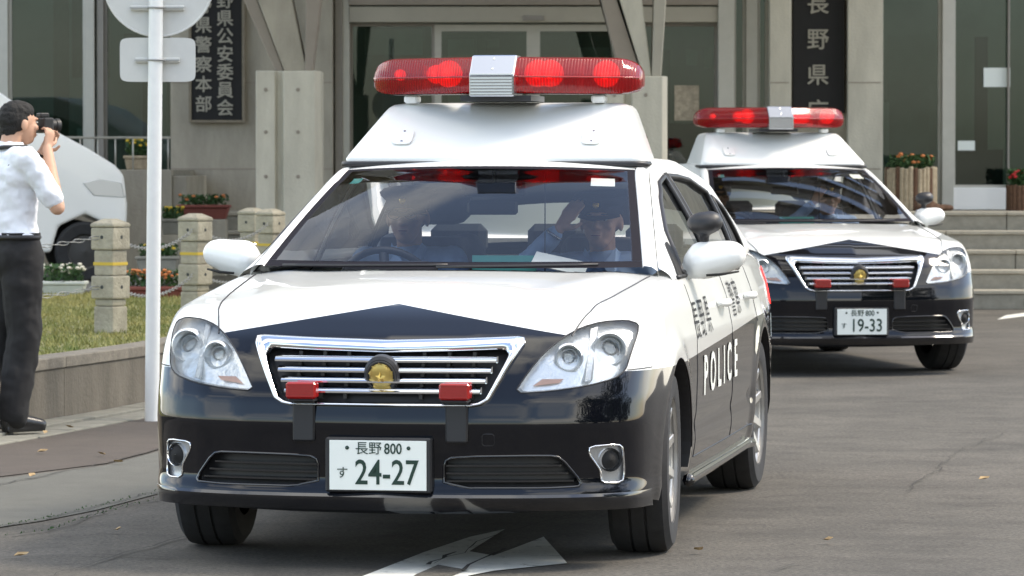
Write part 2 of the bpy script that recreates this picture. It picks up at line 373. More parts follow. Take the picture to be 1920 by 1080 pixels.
def band(off0, off1, z0, z1, i0=0, i1=None, taper=0.0):
    i1 = len(WLs)-1 if i1 is None else i1; vs = []; fs = []
    for i in range(i0, i1+1):
        n = nrm(i); a = WLs[i]+n*off0; b = WLs[i]+n*off1
        vs += [(a.x, a.y, z0), (b.x, b.y, z0), (b.x, b.y, z1), (a.x, a.y, z1)]
    k = i1-i0
    for i in range(k):
        for j in range(4): fs.append((i*4+j, i*4+(j+1) % 4, (i+1)*4+(j+1) % 4, (i+1)*4+j))
    fs += [(3, 2, 1, 0), (k*4, k*4+1, k*4+2, k*4+3)]
    return MB().add(vs, fs)
wt = thing('kerb_wall', 'low stained concrete retaining wall holding up the lawn behind the pole', 'wall', (0, 0, 0))
i = 0
while i < len(WLs)-1:
    j = min(i+9, len(WLs)-1)
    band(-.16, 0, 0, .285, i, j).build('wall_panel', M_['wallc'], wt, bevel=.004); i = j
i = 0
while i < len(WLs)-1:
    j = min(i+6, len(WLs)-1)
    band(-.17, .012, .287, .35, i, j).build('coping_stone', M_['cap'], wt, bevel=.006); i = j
lw = MB().prism([(p.x-.15*nrm(k).x, p.y) for k, p in enumerate(WLs)]+[(-14, 33.2), (-14, 16.5)], -.02, LZ).build('lawn', M_['soil'], auto=True)
boxobj('wall_panel', (-14, 16.34, 0), (-3.6, 16.495, .285), M_['wallc'], wt, .004); boxobj('coping_stone', (-14, 16.33, .287), (-3.6, 16.5, .35), M_['cap'], wt, .006); tag(lw, 'mown lawn with dry yellow patches behind the kerb wall', kind='structure')
gt = thing('gutter', 'strip of pale concrete gutter slabs along the foot of the kerb wall', 'gutter', (0, 0, 0))
for i in range(0, len(WLs)-4, 3):
    band(.004, .17, -.02, .026+.002*(i % 2), i, i+3).build('gutter_slab', M_['slab'], gt, bevel=.004)
    band(.178, .37, -.02, .012+.002*((i//3) % 2), i, i+3).build('gutter_slab', M_['slab'], gt, bevel=.004)
# grass
def inside(poly, x, y):
    r = False; n = len(poly); j = n-1
    for i in range(n):
        xi, yi = poly[i][0], poly[i][1]; xj, yj = poly[j][0], poly[j][1]
        if (yi > y) != (yj > y) and x < (xj-xi)*(y-yi)/(yj-yi)+xi: r = not r
        j = i
    return r
lpoly = [(p.x-.2, p.y) for p in WLs]+[(-6.5, 33), (-6.5, 16.5)]
gv, gf = [], []
k = 0
while k < 60000:
    x = random.uniform(-6.4, -1.3); y = random.uniform(17, 33)
    if not inside(lpoly, x, y): continue
    h = random.uniform(.012, .038); a = random.uniform(0, PI); dx, dy = math.cos(a)*.006, math.sin(a)*.006
    lx, ly = random.uniform(-.02, .02), random.uniform(-.02, .02); b = len(gv)
    gv += [(x-dx, y-dy, LZ), (x+dx, y+dy, LZ), (x+lx, y+ly, LZ+h)]; gf.append((b, b+1, b+2)); k += 1
tag(MB().add(gv, gf).build('grass', M_['grass']), 'short green and straw coloured grass blades on the raised lawn', 'grass', kind='stuff')
# asphalt patches (sheets 4 mm apart), following the kerb
def px_poly(pts, z=0): return [gnd(a, b, z) for a, b in pts]
sheet('asphalt_patch', [gnd(-500, 940), gnd(-60, 902), gnd(90, 884), gnd(200, 870), gnd(340, 833), gnd(600, 770), gnd(560, 745)]+[WLs[i]+nrm(i)*.37 for i in range(42, 6, -3)], .004, M_['asph2'], 'brownish strip of newer asphalt along the gutter')
sheet('asphalt_patch', [gnd(-500, 1090), gnd(0, 990), gnd(80, 978), gnd(180, 958), gnd(300, 926), gnd(420, 900), gnd(600, 860), gnd(600, 775), gnd(340, 837), gnd(200, 874), gnd(90, 888), gnd(-60, 906), gnd(-500, 944)], .004, M_['asph3'], 'paler grey strip of asphalt left of the front car')
def crack(pts, wd=.012, seed=0, jit=.02, z=.009):
    rnd = random.Random(seed); P = []
    for a, b in zip(pts[:-1], pts[1:]):
        n = max(2, int((b-a).length/.12))
        for k in range(n): P.append(a.lerp(b, k/n)+Vector((rnd.uniform(-jit, jit), rnd.uniform(-jit, jit), 0)))
    P.append(pts[-1]); vs = []; fs = []
    for k, p in enumerate(P):
        d = P[min(k+1, len(P)-1)]-P[max(k-1, 0)]; d.normalize(); q = Vector((d.y, -d.x, 0))*wd*rnd.uniform(.3, 1)*.5
        vs += [(p.x-q.x, p.y-q.y, z), (p.x+q.x, p.y+q.y, z)]
        if k: fs.append((2*k-2, 2*k-1, 2*k+1, 2*k))
    return MB().add(vs, fs)
cr = [[(-300, 1040), (0, 990), (80, 976), (180, 953), (270, 930), (420, 895)], [(-50, 1015), (90, 998), (160, 975), (215, 955), (290, 942), (420, 915)],
      [(90, 1085), (170, 1060), (250, 1035), (330, 1015), (420, 990)], [(-60, 1050), (200, 1043), (330, 1050)], [(0, 912), (200, 870), (300, 843)],
      [(1440, 800), (1560, 806), (1700, 801), (1830, 808), (2000, 815)], [(1780, 952), (1850, 956), (1920, 962)], [(1700, 925), (1760, 880), (1800, 845), (1880, 815)],
      [(820, 1062), (900, 1020), (960, 1000), (1100, 960)], [(1350, 1095), (1500, 1060), (1700, 1050), (1950, 1058)]]
for k, c_ in enumerate(cr):
    tag(crack([gnd(a, b) for a, b in c_], .010 if k < 5 else .006, k).build('pavement_crack', M_['crack']), kind='structure')
# moss tufts in the joints
mv = MB(); rnd = random.Random(3)
for path in (cr[0], cr[1]):
    P = [gnd(a, b) for a, b in path]
    for a, b in zip(P[:-1], P[1:]):
        for k in range(22):
            q = a.lerp(b, rnd.random()); h = rnd.uniform(.003, .010); s_ = .004
            x, y = q.x+rnd.gauss(0, .012), q.y+rnd.gauss(0, .02); an = rnd.random()*PI
            mv.add([(x-s_*math.cos(an), y-s_*math.sin(an), .009), (x+s_*math.cos(an), y+s_*math.sin(an), .009), (x, y, .009+h)], [(0, 1, 2)])
tag(mv.build('moss_tufts', M_['leafg']), 'tiny green weeds growing along the asphalt joint left of the front car', 'weeds', kind='stuff')
# fallen leaves
leaf_px = [(80, 853, 'lying nearest the gutter edge at far left'), (60, 899, 'on the seam between brown and grey asphalt'), (190, 858, 'on the brown asphalt strip below the kerb wall'), (222, 873, 'on grey asphalt just below the brown strip'), (220, 1002, 'in the grey asphalt left of the front tyre'),
           (40, 1050, 'by the bottom left corner of the forecourt'), (85, 823, 'in the gutter by the photographer'), (130, 812, 'in the gutter right of the black shoe'), (1310, 1040, 'on open asphalt right of the front tyre'), (1553, 1021, 'alone at the bottom right of the forecourt'), (1845, 905, 'on asphalt at the right edge of the forecourt')]
for k, (a, b, wh) in enumerate(leaf_px):
    p = gnd(a, b); mb = MB(); l_ = .027; q = Matrix.Translation((p.x, p.y, .016 if k not in (6, 7) else .03))@Matrix.Rotation(k*1.3, 4, 'Z')@Matrix.Rotation(.15, 4, 'X')
    pts = [(-l_, 0, 0), (-.3*l_, -.5*l_, .008), (.6*l_, -.35*l_, .006), (l_, 0, .012), (.5*l_, .45*l_, .01), (-.4*l_, .5*l_, .01), (0, 0, 0)]
    mb.add([q@Vector(v) for v in pts], [(0, 1, 6), (1, 2, 6), (2, 3, 6), (3, 4, 6), (4, 5, 6), (5, 0, 6)])
    tag(mb.build('fallen_leaf', M_['leafdry']), 'small dry leaf '+wh, 'leaf', 'dry leaves on the ground')
# painted arrow
ar = [(330, 1075), (750, 910), (1080, 800), (1330, 745), (1075, 905), (1250, 935), (1400, 880), (1610, 800), (1700, 900), (1780, 990), (1250, 1045), (1070, 1080), (780, 1180), (200, 1330), (-300, 1330)]
ar = [(600+a/3.84, 800+b/3.84) for a, b in ar]
tag(MB().add([(p.x, p.y, .004) for p in px_poly(ar)], [tuple(range(len(ar)))]).build('painted_arrow', M_['paint']), 'worn white arrow painted on the asphalt in front of the front car', kind='structure')
notch = [(600+a/3.84, 800+b/3.84) for a, b in [(850, 1010), (1050, 1045), (960, 1085), (700, 1180), (520, 1180), (700, 1075)]]
tag(MB().add([(p.x, p.y, .008) for p in px_poly(notch)], [tuple(range(len(notch)))]).build('asphalt_patch', M_['asph']), kind='structure')
crk = [[(780, 1020), (860, 975), (980, 925)], [(1040, 1055), (1130, 990), (1250, 935), (1330, 900)]]
for k, c_ in enumerate(crk):
    tag(crack([gnd(600+a/3.84, 800+b/3.84) for a, b in c_], .02, 40+k, .012, .0125).build('pavement_crack', M_['crack']), kind='structure')
a, b, c_, d = gnd(1870, 600), gnd(1990, 585), gnd(1990, 578), gnd(1885, 592)
tag(MB().add([(p.x, p.y, .004) for p in (a, b, c_, d)], [(0, 1, 2, 3)]).build('painted_line', M_['paint']), 'short white line painted at the foot of the steps', kind='structure')

# ------------------------------------------------------------------ steps and landing
st = thing('stone_steps', 'wide flight of five grey stone steps up to the entrance', 'steps', (0, 38.6, 0))
LAND = .93
X0, X1 = -3.1, 8.0
blocks = {}
for k in range(5):
    z0, z1 = k*.186, (k+1)*.186; off = (k % 2)*.6; x = X0
    xs = [X0]
    x = X0+.55+off
    while x < X1: xs.append(x); x += 1.25
    xs.append(X1)
    for a, b in zip(xs[:-1], xs[1:]):
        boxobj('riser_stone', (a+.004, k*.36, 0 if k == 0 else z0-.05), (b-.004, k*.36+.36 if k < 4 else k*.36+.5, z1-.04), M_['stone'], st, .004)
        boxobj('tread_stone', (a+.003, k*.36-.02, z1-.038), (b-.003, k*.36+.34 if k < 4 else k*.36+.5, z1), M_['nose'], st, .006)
sl = MB(); sl.box((-14, 40.4, -.05), (14, 60, LAND-.002)).build('landing', M_['stone']); tag(bpy.data.objects['landing'], 'grey stone terrace in front of the entrance', kind='structure')
tp = MB(); tp.box((-14, 33.25, 0), (-3.1, 40.38, .34)).build('upper_pavement', M_['asph3']); tag(bpy.data.objects['upper_pavement'], 'raised pavement behind the lawn where the white van stands', kind='structure')
# ------------------------------------------------------------------ building
YB = 42.0
bl = thing('government_building', 'grey concrete government building with dark glass walls and a glazed entrance', 'building', (0, YB, 0))
def fb(name, x0, x1, z0, z1, m, y0=0.0, y1=.3, parent=None, bevel=.004):
    return boxobj(name, (x0, y0, z0), (x1, y1, z1), m, parent or bl, bevel)
def fx(px, Y=YB): return (px-960)/FPX*Y
def fz(py, Y=YB): return CAMH+(318-py)/FPX*Y
TOP = 6.0
def window(px0, px1, z0, z1, rows=(), frame=M_['alu'], pane=M_['bldglass'], fw=.03, y=.12):
    x0, x1 = fx(px0), fx(px1); mb = MB()
    mb.box((x0, y-.03, z0), (x0+fw, y+.03, z1)).box((x1-fw, y-.03, z0), (x1, y+.03, z1))
    mb.box((x0+fw, y-.03, z0), (x1-fw, y+.03, z0+fw)).box((x0+fw, y-.03, z1-fw), (x1-fw, y+.03, z1))
    for r in rows: mb.box((x0+fw, y-.025, r-.02), (x1-fw, y+.025, r+.02))
    f = mb.build('window', frame, bl)
    MB().box((x0+fw, y-.006, z0+fw), (x1-fw, y+.006, z1-fw)).build('pane', pane, f)
    return f
# left glazing
fb('mullion', fx(-20), fx(16), .9, TOP, M_['alu'], 0, .2)
fb('mullion', fx(160), fx(178), 1.3, TOP, M_['alu'], 0, .18)
fb('mullion', fx(182), fx(195), 1.3, TOP, M_['alu_d'], .03, .18)
window(16, 160, .95, TOP); window(195, 325, .95, TOP, frame=M_['alu_d']); window(-400, -20, .95, TOP)
fb('wall', fx(325), fx(630)-.02, .3, TOP, M_['conc'], -.3, .3)
fb('wall', fx(-1200), fx(-400), .3, TOP, M_['conc'], 0, .3)
# entrance: frame posts, header beams, glass
fb('entrance_post', fx(630), fx(643), LAND, 3.9, M_['alu_d'], -.15, .1); fb('entrance_post', fx(643), fx(656), LAND, 3.9, M_['alu'], -.1, .1)
fb('entrance_post', fx(1345), fx(1375), LAND, 3.9, M_['alu'], -.15, .1)
fb('header_beam', fx(656), fx(1345), fz(43), fz(14), M_['steelbeige'], -.12, .1)
fb('header_beam', fx(656), fx(1345), fz(11), fz(-20), M_['strut_d'], -.14, .1)
fb('header_beam', fx(656), fx(1345), fz(-22), TOP, M_['steelbeige'], -.10, .1)
fb('door_closer_plate', fx(980), fx(1020), fz(40), fz(31), M_['alu_d'], -.14, -.122, bevel=.002)
window(656, 815, LAND, fz(44), frame=M_['alu_d'])
window(815, 1000, LAND, fz(46), (), M_['alu'], fw=.07)
window(1000, 1165, LAND, fz(46), (), M_['alu'], fw=.07)
window(1165, 1345, LAND, fz(44), frame=M_['alu_d'])
for px in (903, 1078): fb('door_stile', fx(px-9), fx(px+9), LAND, fz(64), M_['alu_d'], .5, .54)
fb('door_transom', fx(825), fx(1150), fz(64), fz(48), M_['steelbeige'], .5, .56)
fb('wall', fx(1440), fx(1480), LAND, TOP, M_['conc_l'], -.25, .3)
fb('wall', fx(1480), fx(1585), LAND, TOP, M_['conc'], -.05, .3)
fb('wall', fx(1585), fx(1650), LAND, TOP, M_['conc_l'], -.3, .3)
window(1375, 1398, LAND, TOP); fb('mullion', fx(1398), fx(1420), LAND, TOP, M_['alu'], -.02, .18); window(1420, 1440, LAND, TOP)
window(1650, 1765, LAND, TOP); fb('mullion', fx(1765), fx(1787), LAND, TOP, M_['alu'], -.06, .18)
window(1787, 2150, fz(352), TOP); fb('kick_panel', fx(1787), fx(2150), LAND, fz(352), M_['white'], .02, .18)
fb('mullion', fx(1889), fx(1893), fz(352), TOP, M_['alu_d'], .02, .1)
fb('wall', fx(2150), fx(3300), LAND, TOP, M_['conc_l'], -.2, .3)
# upper storeys
fb('wall', fx(-1200), fx(3300), TOP+.002, 6.6, M_['conc'], -.1, 8)
fb('wall', fx(-1200), fx(3300), 8.2, 8.8, M_['conc'], -.1, 8)
for z in (6.6,):
    for k in range(20):
        x = fx(-1200)+k*(fx(3300)-fx(-1200))/20
        f = fb('window', x, x+.12, z, z+1.6, M_['alu'], 0, .15); fb('pane', x+.12, x+1.26, z, z+1.6, M_['bldglass'], .08, .09, parent=f, bevel=0)
        f.location = (0, 0, 0)
for (a, b, y) in ((325, 630, -.303), (1440, 1480, -.253), (1585, 1650, -.303)):
    for z in (1.35, 2.25, 3.15): fb('formwork_joint', fx(a)+.002, fx(b)-.025, z, z+.012, M_['strut_d'], y, y+.002, bevel=0)
# rooms behind the glass
fb('back_wall', fx(-400), fx(325), .5, TOP, M_['room'], 4, 4.2, bevel=0); fb('back_wall', fx(325)+.001, fx(1760), .5, TOP, M_['room'], 5, 5.2, bevel=0); fb('back_wall', fx(1520), fx(2300), .5, TOP, M_['room'], 3.4, 3.6, bevel=0)
fb('ceiling', fx(-1200), fx(3300), TOP-.25, TOP-.02, M_['room'], .32, 8, bevel=0)
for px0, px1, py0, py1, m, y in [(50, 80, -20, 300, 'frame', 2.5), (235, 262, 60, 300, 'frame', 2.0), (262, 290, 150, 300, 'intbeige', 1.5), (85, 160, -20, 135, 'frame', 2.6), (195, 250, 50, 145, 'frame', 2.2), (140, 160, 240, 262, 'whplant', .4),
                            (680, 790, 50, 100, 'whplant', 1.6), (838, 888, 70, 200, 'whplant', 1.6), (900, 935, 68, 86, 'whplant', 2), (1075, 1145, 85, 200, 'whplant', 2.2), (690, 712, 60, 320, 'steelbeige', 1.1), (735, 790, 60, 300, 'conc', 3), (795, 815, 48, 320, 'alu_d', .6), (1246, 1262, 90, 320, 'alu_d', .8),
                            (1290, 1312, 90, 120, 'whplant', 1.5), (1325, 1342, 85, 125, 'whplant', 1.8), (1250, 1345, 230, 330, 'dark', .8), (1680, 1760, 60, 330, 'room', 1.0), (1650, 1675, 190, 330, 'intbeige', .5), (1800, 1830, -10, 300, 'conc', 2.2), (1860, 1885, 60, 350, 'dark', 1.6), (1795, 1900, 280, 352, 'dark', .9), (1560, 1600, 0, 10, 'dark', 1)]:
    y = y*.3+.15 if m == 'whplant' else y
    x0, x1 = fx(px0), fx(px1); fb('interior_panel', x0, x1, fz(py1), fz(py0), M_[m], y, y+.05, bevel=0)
# papers and posters stuck on the glass
def poster(px0, py0, px1, py1, m, label, y=YB+.08, name='poster'):
    o = MB().box((fx(px0), y, fz(py1)), (fx(px1), y+.004, fz(py0))).build(name, m); return tag(o, label, 'poster' if name == 'poster' else 'paper')
poster(1265, 160, 1311, 226, M_['poster'], 'beige poster on the entrance glass right of the V column')
poster(1845, 127, 1895, 163, M_['paper'], 'pale green paper stuck on the far right window pane', name='paper_notice')
poster(1797, 264, 1829, 282, M_['paper'], 'small pale paper low on the far right window pane', name='paper_notice')
# signboards
def vboard(name, px0, px1, z0, z1, cols, size, label, y, frame=None, cx=None, z_start=None, step=None):
    t = thing(name, label, 'signboard', (0, y, 0)); x0, x1 = fx(px0), fx(px1)
    MB().box((x0, -.05, z0), (x1, 0, z1)).build('board', M_['board'], t, bevel=.004)
    if frame:
        f = frame
        for a, b in [((x0-f, -.07, z0-f), (x0, .0, z1+f)), ((x1, -.07, z0-f), (x1+f, .0, z1+f)), ((x0, -.07, z0-f), (x1, .0, z0)), ((x0, -.07, z1), (x1, .0, z1+f))]:
            boxobj('frame_rail', a, b, M_['frame'], t, .004)
    for (px, chars, zt, stp) in cols:
        for k, ch in enumerate(chars):
            me = text_mesh(ch, size, .006); me.transform(Matrix.Translation((fx(px), -.058, zt-k*stp))@Matrix.Rotation(PI/2, 4, 'X'))
            m2 = me.copy(); m2.transform(Matrix.Translation((.006, -.0015, .0))); m3 = me.copy(); m3.transform(Matrix.Translation((.002, -.0025, -.005)))
            join_meshes([me, m2, m3]).build('lettering', M_['letter'], t)
    return t
s_ = FPX/YB
vboard('signboard', 365, 459, fz(226), fz(226)+2.1, [(427, '長野県公安委員会', fz(205)+7*.186, .186), (387, '長野県警察本部', fz(198)+6*.205, .205)], .180,
       'black framed signboard with two columns of carved characters on the concrete wall', YB-.32, frame=.03)
vboard('signboard', 1484, 1581, fz(213), fz(213)+2.4, [(1530, '長野県庁', fz(210)+3*.372, .372)], .235, 'tall black signboard with one column of characters between concrete pillars', YB-.11)
# V columns on piers
def vcol(px0, px1, pyt, label, struts):
    Y = 36.0; x0, x1 = fx(px0, Y), fx(px1, Y); zt = fz(pyt, Y)
    t = thing('v_column', label, 'column', ((x0+x1)/2, Y, 0)); hw = (x1-x0)/2
    m = MB(); m.prism([(-hw, 0), (-hw+.17, 0), (-hw+.19, .05), (-hw+.24, .05), (-hw+.25, -.02), (hw-.05, -.02), (hw, .12), (hw, .6), (-hw, .6)], 0, zt)
    m.build('pier', M_['conc_l'], t, bevel=.006)
    for xx in (-hw+.09, hw-.2):
        for z in (zt-.17, zt-.55, zt-.95, zt-1.35):
            Mx = Matrix.Translation((xx, -.002 if xx < 0 else -.022, z))@Matrix.Rotation(PI/2, 4, 'X')
            MB().lathe([(.001, .004), (.016, .004), (.018, .0)], 10, Mx).build('tie_hole', M_['strut_d'], t)
    for (a0, a1, b0, b1, m_, y0, y1) in struts:   # bottom px pair, top px pair at py=0
        zt2 = 5.6; r = (zt2-zt)/(fz(0, Y)-zt)
        c0, c1, e0, e1 = [fx(q, Y)-(x0+x1)/2 for q in (a0, a1, b0, b1)]
        T0, T1 = c0+(e0-c0)*r, c1+(e1-c1)*r
        MB().prism([(c0, zt), (c1, zt), (T1, zt2), (T0, zt2)], y0, y1, 'y').build('strut', M_[m_], t, bevel=.008)
    return t
vcol(480, 601, 133, 'left V shaped steel column on a pale concrete pier beside the framed signboard', [(516, 532, 456, 482, 'strut_d', .10, .4), (533, 575, 483, 548, 'conc', .06, .42), (572, 586, 574, 602, 'strut_d', .02, .38)])
vcol(1133, 1252, 143, 'right V shaped column on a concrete pier, between the two cars', [(1163, 1205, 1128, 1158, 'strut_d', .10, .4), (1206, 1222, 1162, 1204, 'conc_l', .06, .42), (1222, 1240, 1226, 1249, 'steelbeige', .02, .38)])
# canopy over the forecourt
cn = thing('entrance_canopy', 'large ribbed canopy roof above the forecourt', 'canopy', (0, 0, 0))
boxobj('roof_slab', (-3.6, 36.5, 5.95), (4.8, 41.6, 6.2), M_['conc_l'], cn)
boxobj('edge_beam', (-3.6, 21.8, 5.55), (4.8, 22.0, 6.25), M_['steelbeige'], cn)
for k in range(24): boxobj('rib', (-3.5, 22.2+k*.81, 5.62), (4.7, 22.42+k*.81, 5.948), M_['strut_d'] if k % 2 else M_['steelbeige'], cn)
for x in (-3.4, -2.0, 1.1, 4.6): boxobj('beam', (x-.15, 22.01, 5.40), (x+.15, 41.5, 5.615), M_['strut_d'], cn)

# ------------------------------------------------------------------ left terrace, railing, planters
tw = thing('terrace_parapet', 'grey concrete terrace parapet with thin metal railing left of the signboard', 'wall', (0, 39, 0))
Yp = 39.0
boxobj('wall', (fx(-300, Yp), 0, .34), (fx(322, Yp), .2, fz(318, Yp)), M_['conc'], tw, .006)
boxobj('return_wall', (fx(322, Yp)+.002, .05, .34), (fx(338, Yp)+.06, 2.6, fz(330, Yp)), M_['conc'], tw, .006)
rl = MB(); z0, z1 = fz(318, Yp), fz(258, Yp)
rl.tube([(fx(-300, Yp), .1, z1), (fx(318, Yp), .1, z1)], .014, 6); 
for px in range(-280, 320, 33): rl.tube([(fx(px, Yp), .1, z0), (fx(px, Yp), .1, z1)], .009, 6)
rl.build('railing', M_['alu'], tw, smooth=True)
def leaves(c, r, n, size, rnd, flat=.6):
    mb = MB()
    for _ in range(n):
        th = rnd.uniform(0, 2*PI); q = rnd.random()**.5
        p = Vector((c[0]+math.cos(th)*q*r[0], c[1]+math.sin(th)*q*r[1], c[2]+rnd.random()*r[2]))
        s = size*rnd.uniform(.6, 1.3); R = Euler((rnd.uniform(-1.2, 1.2), rnd.uniform(-1.2, 1.2), rnd.uniform(0, 6.28))).to_matrix()
        mb.add([p+R@Vector(v)*s for v in [(-1, 0, 0), (0, -.45, .1), (1, 0, 0), (0, .45, .1)]], [(0, 1, 2, 3)])
    return mb
def petals(c, r, n, size, rnd):
    mb = MB()
    for _ in range(n):
        th = rnd.uniform(0, 2*PI); q = rnd.random()**.5
        p = Vector((c[0]+math.cos(th)*q*r[0], c[1]+math.sin(th)*q*r[1]-.02, c[2]+r[2]*rnd.uniform(.55, 1.1)))
        mb.ell(p, (size, size, size*.6), n=7, m=4)
    return mb
def planter(px0, px1, pyb, pyt, Y, m, label, flower='orange', fl=22, hplant=.12, legs=False, taper=.85, gz=None):
    x0, x1 = fx(px0, Y), fx(px1, Y); zb, zt = fz(pyb, Y), fz(pyt, Y)
    t = thing('flower_planter', label, 'planter', ((x0+x1)/2, Y, zb)); hw = (x1-x0)/2; h = zt-zb; d = .13
    mb = MB(); a = taper
    mb.add([(-hw*a, -d*a, 0), (hw*a, -d*a, 0), (hw*a, d*a, 0), (-hw*a, d*a, 0), (-hw, -d, h-.03), (hw, -d, h-.03), (hw, d, h-.03), (-hw, d, h-.03)],
           [(0, 3, 2, 1), (4, 5, 6, 7), (0, 1, 5, 4), (1, 2, 6, 5), (2, 3, 7, 6), (3, 0, 4, 7)]).build('trough', m, t, bevel=.008)
    boxobj('rim', (-hw-.012, -d-.012, h-.028), (hw+.012, d+.012, h), m, t, .006)
    rnd = random.Random(int(px0*7+pyb)); R = (hw*.97, d, hplant)
    leaves((0, 0, h), R, int(220+hw*500), .028, rnd).build('foliage', M_['leafg'], t)
    petals((0, 0, h), R, fl, .02, rnd).build('blossoms', M_[flower], t)
    if gz is not None and zb-gz > .02:
        bk = thing('plinth', 'low concrete plinth under the '+label.split(' with')[0], 'plinth', ((x0+x1)/2, Y, gz))
        boxobj('block', (-hw*.9, -d, 0), (hw*.9, d, zb-gz), M_['conc'], bk, .006)
    return t
planter(80, 160, 553, 527, 32.6, M_['whplant'], 'white plastic planter with pale flowers on the lawn beside the photographer', 'whitep', 26, .13)
planter(236, 342, 560, 537, 31.9, M_['terra'], 'terracotta planter with orange flowers on the lawn behind the white pole', 'orange', 46, .13)
planter(258, 335, 520, 480, 35.8, M_['gyplant'], 'grey stone planter with yellow flowers between pole and first concrete post', 'yellow', 10, .10, gz=.34)
planter(335, 430, 411, 384, 38.0, M_['terra'], 'long dark red planter with sparse flowers below the framed signboard', 'orange', 8, .09, gz=.34)
planter(305, 345, 440, 410, 37.2, M_['gyplant'], 'small stone planter with yellow flowers behind the white pole', 'yellow', 14, .10, gz=.34)
planter(236, 284, 318, 292, 39.7, M_['log1'], 'small planter with yellow flowers behind the terrace railing', 'yellow', 14, .16, gz=None)
boxobj('terrace_floor', (fx(-300, Yp), 39.2, .3), (fx(322, Yp), 41.98, fz(319, Yp)), M_['stone'], None); tag(bpy.data.objects['terrace_floor'], 'terrace floor behind the parapet', kind='structure')
def logtub(px0, px1, pyb, pyt, Y, label, flower, fl, dark=False):
    x0, x1 = fx(px0, Y), fx(px1, Y); r = (x1-x0)/2; h = fz(pyt, Y)-LAND
    t = thing('log_planter', label, 'planter', ((x0+x1)/2, Y, LAND)); n = max(10, int(2*PI*r/.05))
    rnd = random.Random(int(px0))
    for k in range(n):
        a = 2*PI*k/n; hh = h*rnd.uniform(.94, 1.03)
        M = Matrix.Translation((math.cos(a)*(r-.025), math.sin(a)*(r-.025), 0))
        MB().lathe([(.026, 0), (.026, hh-.01), (.018, hh), (.001, hh)], 8, M).build('log', M_['log2'] if dark or k % 4 == 2 else M_['log1'], t, smooth=False)
    MB().lathe([(r-.05, h*.8), (.001, h*.85)], 16).build('soil', M_['dark'], t)
    leaves((0, 0, h*.85), (r*.9, r*.9, .19), 500, .034, rnd).build('foliage', M_['leafg'], t)
    petals((0, 0, h*.9), (r*.8, r*.8, .17), fl, .026, rnd).build('blossoms', M_[flower], t)
logtub(1658, 1757, 376, 314, 41.0, 'round tub of pale upright logs with orange flowers beside the glass wall', 'orange', 14)
logtub(1886, 1945, 394, 346, 41.2, 'dark wooden tub with red flowers at the right edge of the landing', 'redp', 16, True)
rk = MB()
rk.ell((0, 0, .03), (.16, .1, .05)).ell((.14, .03, .03), (.1, .08, .035)).ell((-.02, -.02, .07), (.07, .06, .04))
o = link('ornamental_stones', remesh(rk, .012, 2, noise=.02, nscale=.06), M_['log2'], None, True); o.location = (fx(1745, 40.7), 40.7, LAND); tag(o, 'low brown stones lying at the foot of the log planter', 'stones')

# ------------------------------------------------------------------ concrete posts and chains
def post(px, pyb, Y, w, label):
    t = thing('concrete_post', label, 'post', (fx(px, Y), Y, LZ), math.radians(-32), 'chained concrete posts along the lawn')
    hw = w/2; segs = [(0, .17, .86), (.172, .215, .80), (.217, .36, 1.0), (.362, .52, .84), (.522, .66, 1.0)]
    mb = MB()
    for a, b, s in segs: mb.box((-hw*s, -hw*s, a), (hw*s, hw*s, b))
    mb.build('shaft', M_['conc_post'], t, bevel=.012, seg=2)
    c_ = MB(); c_.add([(-hw*1.04, -hw*1.04, .662), (hw*1.04, -hw*1.04, .662), (hw*1.04, hw*1.04, .662), (-hw*1.04, hw*1.04, .662), (-hw*1.04, -hw*1.04, .685), (hw*1.04, -hw*1.04, .685), (hw*1.04, hw*1.04, .685), (-hw*1.04, hw*1.04, .685), (-hw*.4, -hw*.4, .715), (hw*.4, -hw*.4, .715), (hw*.4, hw*.4, .715), (-hw*.4, hw*.4, .715)],
        [(0, 3, 2, 1), (0, 1, 5, 4), (1, 2, 6, 5), (2, 3, 7, 6), (3, 0, 4, 7), (4, 5, 9, 8), (5, 6, 10, 9), (6, 7, 11, 10), (7, 4, 8, 11), (8, 9, 10, 11)])
    c_.build('cap', M_['conc_post'], t, bevel=.006)
    b_ = MB(); s = .85; b_.box((-hw*s-.002, -hw*s-.002, .425), (hw*s+.002, hw*s+.002, .445)); b_.build('yellow_band', M_['band'], t)
    for z in (.60, .29):
        for Mx in (Matrix.Translation((0, -hw-.001, z))@Matrix.Rotation(PI/2, 4, 'X'), Matrix.Translation((hw+.001, 0, z))@Matrix.Rotation(PI/2, 4, 'Y')):
            MB().lathe([(.001, .0), (.012, .0), (.013, -.004)], 8, Mx).build('chain_hole', M_['dark'], t)
    return t
PP = [(207, 24.9, .175, 'concrete post nearest the photographer, left of the white pole'), (366, 27.9, .175, 'second concrete post, between the white pole and the front car mirror'),
      (473, 32.0, .17, 'third concrete post, the rear one seen above the mirror'), (507, 31.2, .17, 'fourth concrete post, just left of the front car windscreen')]
pts_ = []
for px, Y, w_, lab in PP: post(px, 0, Y, w_, lab); pts_.append(Vector((fx(px, Y), Y, LZ)))
def chain(a, b, sag, label):
    n = 46; t = MB()
    for k in range(n):
        u = (k+.5)/n; p = a.lerp(b, u)-Vector((0, 0, sag*4*u*(1-u))); d = (b-a).normalized()
        q = d.to_track_quat('X', 'Z').to_matrix().to_4x4()@Matrix.Rotation(PI/2*(k % 2), 4, 'X')
        l_ = (b-a).length/n*.72
        t.tube([p+(q@Vector((math.cos(s)*l_, math.sin(s)*.011, 0))) for s in [i*PI/4 for i in range(8)]], .003, 5, closed=True)
    o = t.build('chain', M_['bracket'], smooth=True); tag(o, label, 'chain', 'chains between the concrete posts')
pm1 = pts_[0]+Vector((-2.2, -2.0, 0))
